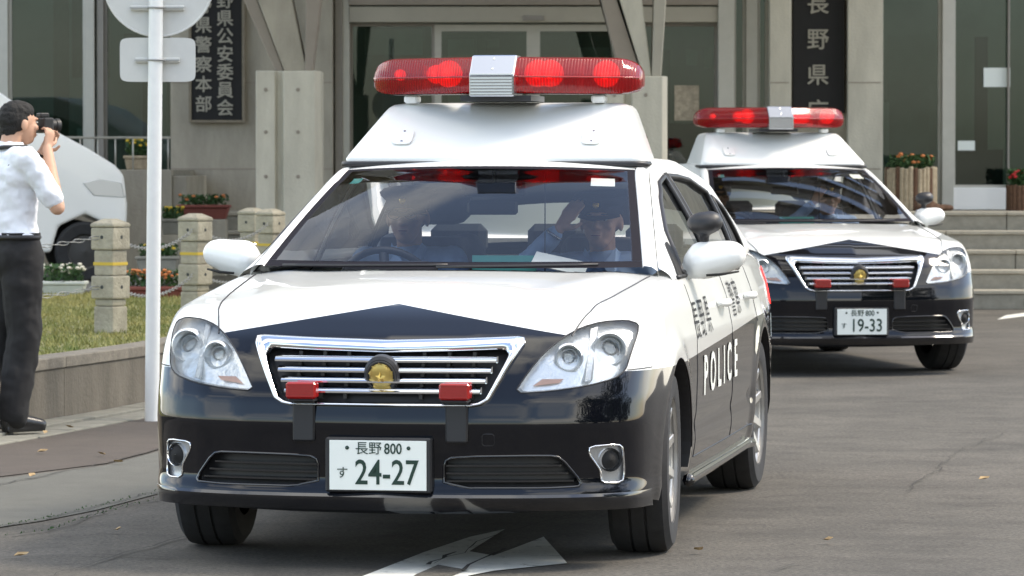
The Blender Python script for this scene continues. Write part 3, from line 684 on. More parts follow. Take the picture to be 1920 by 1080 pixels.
for a, b, la in [(pm1, pts_[0], 'left of the nearest post'), (pts_[0], pts_[1], 'between the first and second posts'), (pts_[1], pts_[3], 'between the second and fourth posts')]:
    d = (b-a).normalized()*.09
    chain(a+d+Vector((0, 0, .60)), b-d+Vector((0, 0, .60)), .10, 'upper sagging metal chain '+la); chain(a+d+Vector((0, 0, .29)), b-d+Vector((0, 0, .29)), .10, 'lower sagging metal chain '+la)

# ------------------------------------------------------------------ sign pole
Y = 21.4
t = thing('road_sign', 'white pole with the backs of a round and a rectangular road sign', 'road sign', (fx(288, Y), Y, 0), 0)
pb = MB(); pb.tube([(-.012, 0, -.02), (.03, 0, 3.4)], .0385, 20); pb.build('pole', M_['polewhite'], t, smooth=False, auto=True)
Mr = Matrix.Translation((.025, -.0+.055, fz(-35, Y)))@Matrix.Rotation(PI/2, 4, 'X')
MB().lathe([(.001, .004), (.286, .004), (.296, .014), (.300, .010), (.300, 0), (.001, -.002)], 56, Mr).build('round_plate', M_['signback'], t, auto=True)
MB().prism([( -.2, 0)]*0+[(-.175+.375*0, 0)]*0+[(.22*math.copysign(abs(math.cos(a))**.22, math.cos(a))*.92, .118*math.copysign(abs(math.sin(a))**.22, math.sin(a))) for a in [2*PI*(k+.5)/40 for k in range(40)]], .045, .052, 'y', Matrix.Translation((.02, 0, fz(112, Y)))).build('rectangular_plate', M_['signback'], t)
for z, wd in ((fz(15, Y), .145), (fz(113, Y), .12)):
    boxobj('bracket_rail', (.02-wd, .018+.004, z-.014), (.02+wd, .044, z+.014), M_['signback'], t, .004)
    MB().tube([(.018+math.cos(a)*.043, math.sin(a)*.043, z) for a in [k*PI/8 for k in range(16)]], .006, 6, closed=True).build('clamp', M_['bracket'], t, smooth=True)
    boxobj('bracket_rail', (.02-wd, .012, z-.003), (.02+wd, .020, z+.003), M_['bracket'], t)

# ------------------------------------------------------------------ white van in the left background
vt = thing('white_van', 'white minivan standing behind the photographer, partly cut by the left edge', 'van', (0, 0, 0))
prof = [(0, .34), (-.01, .70), (.02, .96), (.10, 1.05), (.32, 1.19), (.62, 1.35), (1.18, 1.74), (1.6, 1.86), (3.9, 1.83), (4.5, 1.65), (4.68, 1.0), (4.7, .35)]
prof_b = prof+[(4.1, .28), (3.95, .55), (3.65, .70), (3.35, .55), (3.2, .28), (.68, .26), (.61, .50), (.37, .61), (.14, .50), (.08, .34)]
vb = MB(); vb.prism(prof_b, -.85, .85, 'y'); vb.build('body', M_['vanwhite'], vt, bevel=.07, seg=3).data.polygons.foreach_set('use_smooth', [False]*0 or [True]*len(bpy.data.objects['body'].data.polygons))
bpy.data.objects['body'].data.set_sharp_from_angle(angle=math.radians(50))
for s in (-1, 1):
    y = s*.853
    for poly in ([(.95, 1.25), (1.3, 1.55), (1.7, 1.68), (2.35, 1.70), (2.35, 1.15), (1.2, 1.15)], [(2.42, 1.12), (2.42, 1.64), (3.4, 1.63), (3.4, 1.12)], [(3.47, 1.12), (3.47, 1.62), (4.2, 1.55), (4.4, 1.15)]):
        MB().prism(poly, y-.004, y+.004, 'y').build('side_window', M_['sideglass' if False else 'board'], vt)
    MB().prism([(.0, .74), (.03, .90), (.25, .94), (.42, .90), (.30, .76)], s*.60, s*.856, 'y').build('headlight', M_['hous2'], vt, bevel=.02)
    for x in (.37, 3.65):
        Mw = Matrix.Translation((x, s*.76, .27))@Matrix.Scale(.85, 4)@Matrix.Rotation(-s*PI/2, 4, 'X')
        tt = MB().lathe([(.19, -.09), (.29, -.1), (.32, -.07), (.32, .07), (.29, .09), (.19, .08)], 32, Mw).build('tyre', M_['rubber'], vt, auto=True)
        MB().lathe([(.19, .06), (.17, .04), (.05, .05), (.001, .06)], 24, Mw).build('rim', M_['meshdark'], tt, auto=True)
vt.location = (at(236, 400, 36.2).x-.14, 37.0, .34); vt.rotation_euler = (0, 0, math.radians(190))

# ------------------------------------------------------------------ PATROL CAR
def sm(xs, ys, wd=.04, n=900):
    t = np.linspace(xs[0], xs[-1], n); v = np.interp(t, xs, ys); k = max(1, int(wd/(xs[-1]-xs[0])*n))
    ker = np.hanning(2*k+3)[1:-1]; ker /= ker.sum(); q = len(ker)//2
    a = np.concatenate([v[0]+(v[0]-v[1:q+1][::-1]), v, v[-1]+(v[-1]-v[-q-1:-1][::-1])])
    v2 = np.convolve(a, ker, 'same')[q:-q]
    return lambda x: np.interp(x, t, v2)
fFX = sm([0, .3, .5, .65, .75, .82, .86, .885, .95, 1.3], [0, .020, .056, .112, .175, .245, .315, .42, .9, 3.5], .06)
fVZ = sm([.0, .17, .21, .25, .275, .30, .40, .5, .58, .65, .72, .78, .85, .90, .96, 1.3], [.10, .06, .0, -.012, -.005, .012, .006, -.004, .012, .042, .08, .135, .24, .34, .7, 3], .03)
fH = sm([-.5, 0, .25, .5, .8, 1.2, 1.5, 4.0, 4.5, 4.9], [.78, .865, .905, .935, .962, .992, 1.005, 1.04, 1.035, 1.0], .12)
fD = sm([-.5, .5, 1.45, 4.0, 5], [.085, .070, .035, .05, .06], .2)
fS = sm([-.5, .4, 1.0, 2.5, 3.7, 4.3, 4.9], [.895, .895, .893, .888, .874, .85, .78], .3)
fSZ = sm([0, .15, .25, .35, .6, .74, .765, .85, .95, 1.02, 1.3], [-.06, -.045, -.022, -.006, .0, -.004, -.010, -.026, -.062, -.11, -.5], .03)
fR = sm([0, .4, .65, .8, .9, 1.3], [4.87, 4.86, 4.80, 4.65, 4.2, 2.5], .08)
WY = (.86, 3.71); WZ = .325; WR = .325
def smax(a, b, k):
    h = np.maximum(k-np.abs(a-b), 0)/k
    return np.maximum(a, b)+h*h*k*.25
def bodyg(x, y, z):
    ax = np.abs(x)
    F = fFX(ax)+fVZ(z)-y
    # shallow crease that runs from grille corner to windscreen corner
    xr = .40+.22*np.clip((y-.1)/1.2, 0, 1)
    Hh = fH(y)-fD(y)*(ax/.8)**2.2+.007*np.exp(-((ax-xr)/.08)**2)*np.clip((y-.15)/.3, 0, 1)*(y < 1.6)
    S = fS(y)+fSZ(z)
    for wy in WY:
        r = np.sqrt((y-wy)**2+(z-WZ)**2); S = S+.014*np.exp(-((r-.38)/.055)**2)
    S = S-.006*np.exp(-((z-.42)/.03)**2)*((y > 1.3) & (y < 3.3))
    g = smax(F*.75, ax-S, .05); g = smax(g, z-Hh, .045); g = smax(g, y-fR(ax)-.25*np.clip(z-.6, -.4, 0), .06)
    return smax(g, .19-z, .02)
def bis(P0, P1, it=26):
    a = np.zeros(len(P0)); b = np.ones(len(P0)); D = P1-P0
    for _ in range(it):
        m = (a+b)/2; Q = P0+D*m[:, None]; ins = bodyg(Q[:, 0], Q[:, 1], Q[:, 2]) < 0
        a = np.where(ins, m, a); b = np.where(ins, b, m)
    return P0+D*((a+b)/2)[:, None]
def surf_y(x, z):
    x = np.atleast_1d(np.asarray(x, float)); z = np.atleast_1d(np.asarray(z, float))
    P0 = np.stack([x, np.full_like(x, 1.6), z], 1); P1 = np.stack([x, np.full_like(x, -.3), z], 1)
    return bis(P0, P1)[:, 1]
def surf_x(y, z, s=1):
    y = np.atleast_1d(np.asarray(y, float)); z = np.atleast_1d(np.asarray(z, float))
    return bis(np.stack([y*0+.3*s, y, z], 1), np.stack([y*0+1.3*s, y, z], 1))[:, 0]
def surf_z(x, y):
    x = np.atleast_1d(np.asarray(x, float)); y = np.atleast_1d(np.asarray(y, float))
    return bis(np.stack([x, y, x*0+.5], 1), np.stack([x, y, x*0+1.4], 1))[:, 2]
def dense(poly, step=.008, closed=True):
    out = []; n = len(poly)
    for i in range(n if closed else n-1):
        a = np.array(poly[i]); b = np.array(poly[(i+1) % n]); k = max(1, int(np.linalg.norm(b-a)/step))
        for j in range(k): out.append(a+(b-a)*j/k)
    if not closed: out.append(np.array(poly[-1]))
    return np.array(out)
def rounded(poly, it=3, fac=.22):
    P = [np.array(p, float) for p in poly]
    for _ in range(it):
        Q = []
        for i in range(len(P)):
            a, b = P[i], P[(i+1) % len(P)]; Q += [a+(b-a)*fac, b-(b-a)*fac]
        P = Q
    return np.array(P)
def pip(poly, x, y):
    r = np.zeros(len(x), bool); n = len(poly); j = n-1
    for i in range(n):
        xi, yi = poly[i]; xj, yj = poly[j]
        c = (yi > y) != (yj > y)
        with np.errstate(divide='ignore', invalid='ignore'): t = x < (xj-xi)*(y-yi)/((yj-yi) if yj != yi else 1e-9)+xi
        r ^= c & t; j = i
    return r
def mirror(p): return [(-a, b) for a, b in p][::-1]
HLr = rounded([(.447, .600), (.485, .665), (.530, .730), (.585, .782), (.640, .815), (.70, .832), (.775, .836), (.815, .822), (.818, .79), (.805, .72), (.795, .672), (.765, .645), (.68, .622), (.56, .606)], 1, .2)
GR = rounded([(-.315, .566), (.315, .566), (.36, .58), (.455, .76), (.445, .772), (.25, .765), (0, .760), (-.25, .765), (-.445, .772), (-.455, .76), (-.36, .58)], 1, .2)
INr = rounded([(.215, .283), (.215, .372), (.25, .388), (.56, .392), (.60, .385), (.665, .30), (.655, .283)], 1, .2)
FGr = rounded([(.690, .395), (.692, .420), (.780, .424), (.793, .41), (.797, .33), (.792, .295), (.728, .295), (.724, .34), (.708, .365)], 1, .2)
NUM = rounded([(-.195, .262), (.195, .262), (.2, .45), (-.2, .45)], 1, .06)
frontholes = [np.array(h) for h in (HLr, mirror(HLr), GR, INr, mirror(INr), FGr, mirror(FGr))]
def nearest(poly, P):
    D = dense(poly, .0015); out = np.empty_like(P)
    for i, p in enumerate(P): out[i] = D[np.argmin(((D-p)**2).sum(1))]
    return out
def build_body():
    xs = np.linspace(-1.02, 1.02, 185); ys = np.concatenate([np.linspace(-.25, 1.5, 88), np.linspace(1.5, 5.1, 110)[1:]]); zs = np.linspace(.1, 1.12, 96)
    V = []; Fc = []; off = 0
    def face(A, B, fn):
        nonlocal off
        a, b = np.meshgrid(A, B, indexing='ij'); P = fn(a.ravel(), b.ravel()); V.append(P); na, nb = len(A), len(B)
        i = np.arange(na*nb).reshape(na, nb); q = np.stack([i[:-1, :-1], i[1:, :-1], i[1:, 1:], i[:-1, 1:]], -1).reshape(-1, 4)+off
        Fc.append(q); off += na*nb
    face(xs, zs, lambda a, b: np.stack([a, a*0-.25, b], 1))
    face(xs, zs, lambda a, b: np.stack([a, a*0+5.1, b], 1)); Fc[-1] = Fc[-1][:, ::-1]
    face(xs, ys, lambda a, b: np.stack([a, b, a*0+1.12], 1))
    face(ys, zs, lambda a, b: np.stack([a*0+1.02, a, b], 1))
    face(ys, zs, lambda a, b: np.stack([a*0-1.02, a, b], 1)); Fc[-1] = Fc[-1][:, ::-1]
    P1 = np.concatenate(V); F = np.concatenate(Fc)
    P0 = np.stack([np.clip(P1[:, 0], -.62, .62), np.clip(P1[:, 1], .75, 4.3), np.clip(P1[:, 2], .42, .68)], 1)
    V = bis(P0, P1)
    # weld
    key = np.round(V/2e-5).astype(np.int64); _, idx, inv = np.unique(key, axis=0, return_index=True, return_inverse=True)
    V = V[idx]; F = inv.ravel()[F]
    F = F[[len(set(f)) >= 3 for f in F]]
    cen = V[F].mean(1); kill = np.zeros(len(F), bool)
    def cut(m, snap):
        nonlocal kill, V
        kf = m & ~kill; dead = np.unique(F[kf]); kill |= m; alive = np.unique(F[~kill]); e = np.intersect1d(dead, alive)
        V[e] = snap(V[e])
    for h in frontholes:
        m = pip(h, cen[:, 0], cen[:, 2]) & (cen[:, 1] < 1.0)
        def sn(P, h=h):
            q = nearest(h, P[:, [0, 2]]); y = surf_y(q[:, 0], q[:, 1]); return np.stack([q[:, 0], y, q[:, 1]], 1)
        cut(m, sn)
    for s in (-1, 1):
        for wy in WY:
            R = .362; r = np.hypot(cen[:, 1]-wy, cen[:, 2]-WZ); m = (r < R) & (cen[:, 0]*s > .55)
            def sn(P, wy=wy, s=s):
                d = P[:, [1, 2]]-np.array([wy, WZ]); d = d/np.linalg.norm(d, axis=1)[:, None]*R
                q = d+np.array([wy, WZ]); q[:, 1] = np.maximum(q[:, 1], .2); low = P[:, 2] < .205
                x = surf_x(q[:, 0], q[:, 1], s); out = np.stack([x, q[:, 0], q[:, 1]], 1); out[low] = P[low]; return out
            cut(m, sn)
    ax = np.abs(cen[:, 0]); m = (ax < .735) & (cen[:, 2] > .9) & (cen[:, 1] > 1.125+.20*(ax/.715)**2) & (cen[:, 1] < 4.12)
    kill |= m
    F = F[~kill]; used = np.unique(F); rem = -np.ones(len(V), int); rem[used] = np.arange(len(used)); V = V[used]; F = rem[F]
    fl = [tuple(dict.fromkeys(f.tolist())) for f in F]; fl = [f for f in fl if len(f) >= 3]
    me = bpy.data.meshes.new('body'); me.from_pydata(V.tolist(), [], fl); me.validate(); me.update()
    bm = bmesh.new(); bm.from_mesh(me); bmesh.ops.recalc_face_normals(bm, faces=bm.faces); bm.to_mesh(me); bm.free()
    return me
def patch(outline, fn, res=.012, holes=()):
    """surface patch inside a 2-D outline, snapped to it; fn maps (N,2) -> (N,3)"""
    o = np.array(outline); lo = o.min(0)-res; hi = o.max(0)+res
    A = np.arange(lo[0], hi[0]+res, res); B = np.arange(lo[1], hi[1]+res, res); na, nb = len(A), len(B)
    a, b = np.meshgrid(A, B, indexing='ij'); P = np.stack([a.ravel(), b.ravel()], 1)
    i = np.arange(na*nb).reshape(na, nb); F = np.stack([i[:-1, :-1], i[1:, :-1], i[1:, 1:], i[:-1, 1:]], -1).reshape(-1, 4)
    c = P[F].mean(1); keep = pip(o, c[:, 0], c[:, 1])
    for h in holes: keep &= ~pip(np.array(h), c[:, 0], c[:, 1])
    K = F[keep]; dead = np.unique(F[~keep]); e = np.intersect1d(dead, np.unique(K))
    if len(e):
        Q = nearest(o, P[e]); d = ((Q-P[e])**2).sum(1)
        for h in holes:
            Q2 = nearest(np.array(h), P[e]); d2 = ((Q2-P[e])**2).sum(1); w_ = d2 < d; Q[w_] = Q2[w_]; d = np.minimum(d, d2)
        P[e] = Q
    u = np.unique(K); rem = -np.ones(len(P), int); rem[u] = np.arange(len(u)); V = fn(P[u]); K = rem[K]
    mb = MB(); mb.add(V.tolist(), [tuple(f) for f in K.tolist()]); return mb
def onfront(off): return lambda P: np.stack([P[:, 0], surf_y(P[:, 0], P[:, 1])+off, P[:, 1]], 1)
def fpts(outline, off, step=.01, closed=True):
    D = dense(outline, step, closed); y = surf_y(D[:, 0], D[:, 1])+off
    return [(a, b, c) for a, b, c in zip(D[:, 0], y, D[:, 1])]

# --- greenhouse
RT = [0, 1, 1.6, 2.3, 3, 4]
RX = [.706, .560, .550, .555, .600, .70]; RY = [1.29, 2.08, 2.50, 3.10, 3.55, 4.15]; RZ = [.995, 1.352, 1.392, 1.385, 1.315, 1.05]
rxf = sm(RT, RX, .18); ryf = sm(RT, RY, .12); rzf = sm(RT, RZ, .14)
sbf = sm(RT, [.20, .12, .03, -.03, -.10, -.16], .3); crf = sm(RT, [-.002, .012, .045, .05, .035, .0], .3)
def TOP(t, a, lift=0.0):
    rx, ry, rz = float(rxf(t)), float(ryf(t)), float(rzf(t))
    if t <= 1: rz = RZ[0]+(RZ[1]-RZ[0])*t+.012*math.sin(PI*t) if t < .85 else rz
    k = 1-abs(a)**2.2
    return Vector((a*rx, ry-float(sbf(t))*k, rz+float(crf(t))*k+lift))
def OUT(t, s=1):
    rx, ry, rz = float(rxf(t)), float(ryf(t)), float(rzf(t)); e = 1.0-.35*math.sin(PI*min(1, max(0, (t-.9)/2.2))) if .9 < t < 3.1 else 1
    return Vector((s*(rx+.058*e), ry+.012, rz-.016*(2-e)))
YO = np.array([OUT(t).y for t in np.linspace(0, 4, 200)]); XO = np.array([OUT(t).x for t in np.linspace(0, 4, 200)]); ZO = np.array([OUT(t).z for t in np.linspace(0, 4, 200)])
def belt(y): return .955+.03*(y-1.45)/2.7
def cabside(P, off=0.0, s=1):
    y, z = P[:, 0], P[:, 1]; xo = np.interp(y, YO, XO); zo = np.interp(y, YO, ZO); zb = belt(y); xb = surf_x(y, zb-.002)+.001
    t = np.clip((z-zb)/np.maximum(zo-zb, .02), -.2, 1.05); x = xb+(xo-xb)*t+.012*np.sin(PI*np.clip(t, 0, 1))
    return np.stack([s*(x+off), y, z], 1)
SIDE = [(1.46, .957)]+[(y, float(np.interp(y, YO, ZO))) for y in np.linspace(1.33, 4.14, 62)]+[(4.14, belt(4.14))]
SIDE = [(1.31, .95)]+SIDE[1:-1]+[(4.14, belt(4.14))]
def zt(y, d): return float(np.interp(y, YO, ZO))-d
W1 = [(1.56, belt(1.56)+.012), (1.74, zt(1.74, .060)), (2.0, zt(2.0, .055)), (2.2, zt(2.2, .048)), (2.46, zt(2.46, .045)), (2.50, belt(2.5)+.012)]
W2 = [(2.60, belt(2.6)+.012), (2.58, zt(2.58, .045)), (2.9, zt(2.9, .045)), (3.15, zt(3.15, .05)), (3.4, zt(3.4, .065)), (3.42, belt(3.4)+.012)]
W3 = [(3.47, belt(3.47)+.012), (3.46, zt(3.46, .075)), (3.6, zt(3.6, .09)), (3.82, belt(3.8)+.03), (3.78, belt(3.8)+.012)]

def wheel(parent, x, y, s, steer=0):
    r = bpy.data.objects.new('wheel', None); C.objects.link(r); r.parent = parent; r.location = (x, y, WZ); r.rotation_euler = (0, 0, steer); r.empty_display_size = .1
    Mx = Matrix.Rotation(s*PI/2, 4, 'Y')   # lathe axis -> outward
    t = MB().lathe([(.215, -.10), (.25, -.108), (.295, -.106), (.318, -.088), (.3245, -.06), (.3245, -.032), (.317, -.030), (.317, -.024), (.325, -.022), (.325, .022), (.317, .024), (.317, .030), (.3245, .032), (.3245, .06), (.318, .088), (.295, .106), (.25, .108), (.218, .10)], 64, Mx)
    t.build('tyre', M_['rubber'], r, auto=True)
    q = MB().lathe([(.222, .102), (.222, .088), (.208, .078), (.205, .0), (.19, -.02)], 56, Mx); q.build('rim', M_['rim'], r, auto=True)
    MB().lathe([(.19, .0), (.001, .0)], 40, Mx).build('brake_disc', M_['meshdark'], r, smooth=True)
    sp = MB()
    for k in range(10):
        A = Mx@Matrix.Rotation(2*PI*k/10, 4, 'Z')
        sp.add([A@Vector(v) for v in [(.04, -.022, .055), (.04, .022, .055), (.212, .016, .090), (.212, -.016, .090), (.04, -.026, .03), (.04, .026, .03), (.212, .022, .06), (.212, -.022, .06)]],
               [(0, 1, 2, 3), (0, 4, 5, 1), (1, 5, 6, 2), (2, 6, 7, 3), (3, 7, 4, 0), (7, 6, 5, 4)])
    sp.lathe([(.001, .072), (.03, .07), (.045, .06), (.07, .05), (.07, .03)], 24, Mx)
    sp.build('spokes', M_['rim'], r, bevel=.003)
    return r

def patrol_car():
    car = thing('police_car', 'x', 'police car', (0, 0, 0), 0, 'black and white police cars')
    b = link('body', build_body(), M_['patrol'], car, True)
    # underside, wheel housings
    ub = MB(); ub.box((-.62, .35, .20), (.62, 4.6, .30)); ub.box((-.60, .3, .3), (.60, 1.3, .62)); ub.box((-.56, 3.3, .3), (.56, 4.7, .9)); ub.build('underbody', M_['black'], car)
    for s in (-1, 1):
        for wy in WY:
            a0 = math.radians(-8); arc = [(wy+.364*math.cos(a), WZ+.364*math.sin(a)) for a in np.linspace(a0, PI-a0, 28)]
            lv = []; lf = []
            for i, (yy, zz) in enumerate(arc):
                xx = float(surf_x(yy, max(zz, .2), s)[0])-s*.004; lv += [(xx, yy, zz), (s*.56, yy, zz)]
                if i: lf.append((2*i-2, 2*i, 2*i+1, 2*i-1))
            n_ = len(lv); lv += [(s*.56, wy, WZ)]; lf += [(2*i+1, 2*i+3, n_) for i in range(len(arc)-1)]
            MB().add(lv, lf).build('wheel_housing', M_['black'], car)
    for s in (-1, 1):
        wheel(car, s*.775, WY[0], s, math.radians(3)); wheel(car, s*.757, WY[1], s)
    # lower lip of the bumper
    us = np.linspace(-.868, .868, 90); y = surf_y(us, us*0+.262); lp = MB(); sec = [(-.012, .262), (-.020, .252), (-.016, .236), (.012, .205), (.05, .205), (.05, .262)]
    vs = []; fs = []; k = len(sec)
    for i, x in enumerate(us):
        nx = 1-.25*(x/.862)**2
        for (dy, z) in sec: vs.append((x, float(y[i])+dy*(1-.5*(abs(x)/.868)**8), z))
        if i: fs += [((i-1)*k+j, (i-1)*k+(j+1) % k, i*k+(j+1) % k, i*k+j) for j in range(k)]
    MB().add(vs, fs).build('bumper_lip', M_['carblack'], car, auto=True)
    # grille
    gw = bpy.data.objects.new('grille', None); C.objects.link(gw); gw.parent = car; gw.empty_display_size = .1
    patch(GR, onfront(.06), .02).build('grille_backing', M_['black'], gw)
    # chrome frame: sweep between outer and inner outlines
    outer = dense([(-.315, .557), (.315, .557), (.345, .563), (.372, .580), (.468, .765), (.462, .784), (.44, .788), (.25, .781), (0, .775), (-.25, .781), (-.44, .788), (-.462, .784), (-.468, .765), (-.372, .580), (-.345, .563)], .012)
    inner = []
    for (x, z) in outer:
        t = (z-.557)/.23; inner.append((x*(1-(.045+.075*t)), .568+(z-.557)*(.738-.568)/.225))
    inner = np.array(inner)
    rings = []
    for kx, dy in ((0, .012), (0, -.010), (.18, -.024), (.55, -.026), (.86, -.016), (1, -.004), (1, .045)):
        P = outer+(inner-outer)*kx; yy = surf_y(outer[:, 0]*.99, np.clip(outer[:, 1], .56, .775))*(1-kx)+surf_y(inner[:, 0], inner[:, 1])*kx
        rings.append(np.stack([P[:, 0], yy+dy, P[:, 1]], 1))
    n = len(outer); vs = np.concatenate(rings).tolist(); fs = [(r*n+i, r*n+(i+1) % n, (r+1)*n+(i+1) % n, (r+1)*n+i) for r in range(len(rings)-1) for i in range(n)]
    MB().add(vs, fs).build('grille_frame', M_['chrome'], gw, smooth=True)
    for k in range(5):
        z = .573+k*.0340; hw = .318+(z-.566)/.18*.080
        us = np.linspace(-hw, hw, 40); yy = surf_y(us, us*0+z); sec = [(-.006, -.010), (-.020, -.008), (-.020, -.002), (-.004, .011), (.02, .013), (.02, -.009)]
        vs = []; fs = []; kk = 6
        for i, x in enumerate(us):
            vs += [(x, float(yy[i])+a+.004, z+c_) for a, c_ in sec]
            if i: fs += [((i-1)*kk+j, (i-1)*kk+(j+1) % kk, i*kk+(j+1) % kk, i*kk+j) for j in range(kk)]
        if k: MB().add(vs, fs).build('grille_bar', M_['chrome'], gw, auto=True)
    for x in (-.30, -.215, .215, .30, -.13, .13):
        for k in range(5):
            z = .574+k*.0335
            if abs(x) > .32+(z-.566)*.4: continue
            yy = float(surf_y(x, z+.016)[0]); boxobj('grille_rib', (x-.006, yy+.030, z+.004), (x+.006, yy+.055, z+.026), M_['meshdark'], gw)
    # emblem
    ey = float(surf_y(0, .655)[0]); Me = Matrix.Translation((0, ey-.024, .652))@Matrix.Rotation(PI/2+.35, 4, 'X')
    em = MB().lathe([(.001, -.01), (.056, -.01), (.064, -.02), (.060, -.05), (.001, -.05)], 40, Me@Matrix.Diagonal((.95, 1.08, 1, 1))).build('emblem', M_['black'], gw, auto=True)
    MB().lathe([(.047, -.006), (.051, -.003), (.054, -.008)], 40, Me@Matrix.Diagonal((.95, 1.08, 1, 1))).build('emblem_ring', M_['meshdark'], em, smooth=True)
    stv = MB()
    for k in range(5):
        a = PI/2+k*2*PI/5; tip = (math.cos(a)*.034, math.sin(a)*.040)
        for sg in (-1, 1):
            b_ = a+sg*PI/5; stv.add([Me@Vector(v) for v in [(0, 0, .012), (tip[0], tip[1], -.006), (math.cos(b_)*.019, math.sin(b_)*.022, -.006)]], [(0, 1, 2) if sg < 0 else (0, 2, 1)])
    stv.build('star', M_['gold'], em)
    lf_ = MB()
    for k in range(10):
        a = k*PI/5+.31; c_ = Me@Matrix.Translation((math.cos(a)*.036, math.sin(a)*.042, -.007))@Matrix.Rotation(a+.6, 4, 'Z'); lf_.ell((0, 0, 0), (.001, .001, .001), n=3, m=2) if False else lf_.add([c_@Vector(v) for v in [(-.014, 0, 0), (0, -.008, .003), (.010, 0, 0), (0, .008, .003)]], [(0, 1, 2, 3)])
    MB().lathe([(.001, .004), (.02, .002), (.036, -.004), (.042, -.009)], 28, Me@Matrix.Diagonal((.95, 1.12, 1, 1))).build('emblem_disc', M_['goldd'], em, smooth=True)
    lf_.build('laurel', M_['goldd'], em)
    # red grille lamps on black stalks
    for s in (-1, 1):
        x = s*.262; yy = float(surf_y(x, .52)[0])
        boxobj('lamp_bracket', (x-.038, yy-.014, .435), (x+.038, yy+.004, .575), M_['black'], car, .006)
        boxobj('lamp_bracket', (x-.045, yy-.055, .572), (x+.045, yy+.02, .580), M_['black'], car, .003)
        L_ = boxobj('red_lamp', (x-.052, yy-.058, .581), (x+.052, yy-.004, .637), M_['redlens'], car, .007)
        for k in range(5): boxobj('lamp_rib', (x-.046, yy-.0605, .588+k*.010), (x+.046, yy-.0575, .592+k*.010), M_['redlens'], L_)
    # number plate carrier
    y0 = -.018
    boxobj('plate_holder', (-.182, y0-.004, .268), (.182, y0+.05, .452), M_['black'], car, .006)
    # intakes
    for s in (-1, 1):
        o_ = INr if s > 0 else mirror(INr)
        f = patch(o_, onfront(.05), .02).build('air_intake', M_['black'], car)
        for k in range(3):
            z = .305+k*.026; xe = .64-k*.022; us = np.linspace(.222, xe, 24)*s; yy = surf_y(us, us*0+z); vs = []; fs = []
            for i, x in enumerate(us):
                vs += [(x, float(yy[i])+.010, z+.003), (x, float(yy[i])+.010, z-.003), (x, float(yy[i])+.045, z-.004), (x, float(yy[i])+.045, z+.006)]
                if i: fs += [((i-1)*4+j, (i-1)*4+(j+1) % 4, i*4+(j+1) % 4, i*4+j) for j in range(4)]
            MB().add(vs, fs).build('intake_slat', M_['carblack'], f)
        MB().tube(fpts(o_, .002, .015), .005, 6, closed=True).build('intake_rim', M_['carblack'], f, smooth=True)
        # fog lamp
        o_ = FGr if s > 0 else mirror(FGr); q = patch(o_, onfront(.018), .01).build('fog_lamp', M_['hous2'], car, smooth=True)
        MB().tube(fpts(o_, -.001, .012), .0035, 6, closed=True).build('fog_bezel', M_['chrome'], q, smooth=True)
        cy = float(surf_y(s*.752, .374)[0]); Mf = Matrix.Translation((s*.752, cy+.01, .372))@Matrix.Rotation(s*.45, 4, 'Z')@Matrix.Rotation(PI/2, 4, 'X')
        MB().lathe([(.001, -.02), (.028, -.018), (.036, 0), (.040, .006), (.041, .0), (.040, -.03)], 28, Mf).build('lamp_ring', M_['chrome'], q, auto=True)
        MB().lathe([(.001, .010), (.018, .006), (.033, -.004)], 24, Mf).build('lamp_lens', M_['board'], q, smooth=True)
        # headlight
        o_ = HLr if s > 0 else np.array(mirror(HLr)); hl = bpy.data.objects.new('headlight', None); C.objects.link(hl); hl.parent = car; hl.empty_display_size = .1
        cx_, cz_ = .64*s, .715
        shr = np.array(o_)*.97+np.array([cx_, cz_])*.03
        patch(o_, lambda P: np.stack([P[:, 0]*.99+.01*cx_, surf_y(P[:, 0], P[:, 1])+.048, P[:, 1]*.97+.03*cz_], 1), .012).build('reflector_housing', M_['hous'], hl, smooth=True)
        # side wall between rim and housing
        D = dense(o_, .012); y1 = surf_y(D[:, 0], D[:, 1]); n = len(D); vs = [(a, y_, c_) for (a, c_), y_ in zip(D, y1+.001)]+[(a*.99+.01*cx_, y_+.049, c_*.97+.03*cz_) for (a, c_), y_ in zip(D, y1)]
        MB().add(vs, [(i, (i+1) % n, (i+1) % n+n, i+n) for i in range(n)]).build('housing_wall', M_['hous2'], hl, smooth=True)
        patch(o_, onfront(-.0015), .010).build('lens', M_['lens'], hl, smooth=True)
        MB().tube(fpts(o_, .0, .010), .0028, 5, closed=True).build('seal', M_['black'], hl, smooth=True)
        for (lx, lz, r_, dp) in ((.738, .742, .052, .024), (.612, .716, .042, .024)):
            yy = float(surf_y(s*lx, lz)[0])+dp; Ml = Matrix.Translation((s*lx, yy, lz))@Matrix.Rotation(s*.18, 4, 'Z')@Matrix.Rotation(PI/2, 4, 'X')
            MB().lathe([(r_*1.16, -.02), (r_*1.16, .004), (r_*1.02, .010), (r_*.98, .002), (r_*.8, -.03), (r_*.45, -.045), (.001, -.05)], 36, Ml).build('reflector_bowl', M_['hous'], hl, auto=True)
            MB().lathe([(.001, .004), (r_*.3, .001), (r_*.5, -.012), (r_*.56, -.026)], 24, Ml).build('projector_lens', M_['lens'], hl, smooth=True)
            MB().lathe([(r_*.56, -.03), (r_*.64, -.018), (r_*.70, -.02), (r_*.72, -.034)], 28, Ml).build('projector_ring', M_['hous2'], hl, smooth=True)
        am = [(s*.50, .622), (s*.585, .632), (s*.60, .645), (s*.53, .645)]
        MB().add([(a, float(surf_y(a, c_)[0])+.035, c_) for a, c_ in am], [(0, 1, 2, 3)]).build('amber_reflector', M_['amber'], hl)
        dv = [(s*.665, .632), (s*.690, .636), (s*.69, .82), (s*.665, .81)]
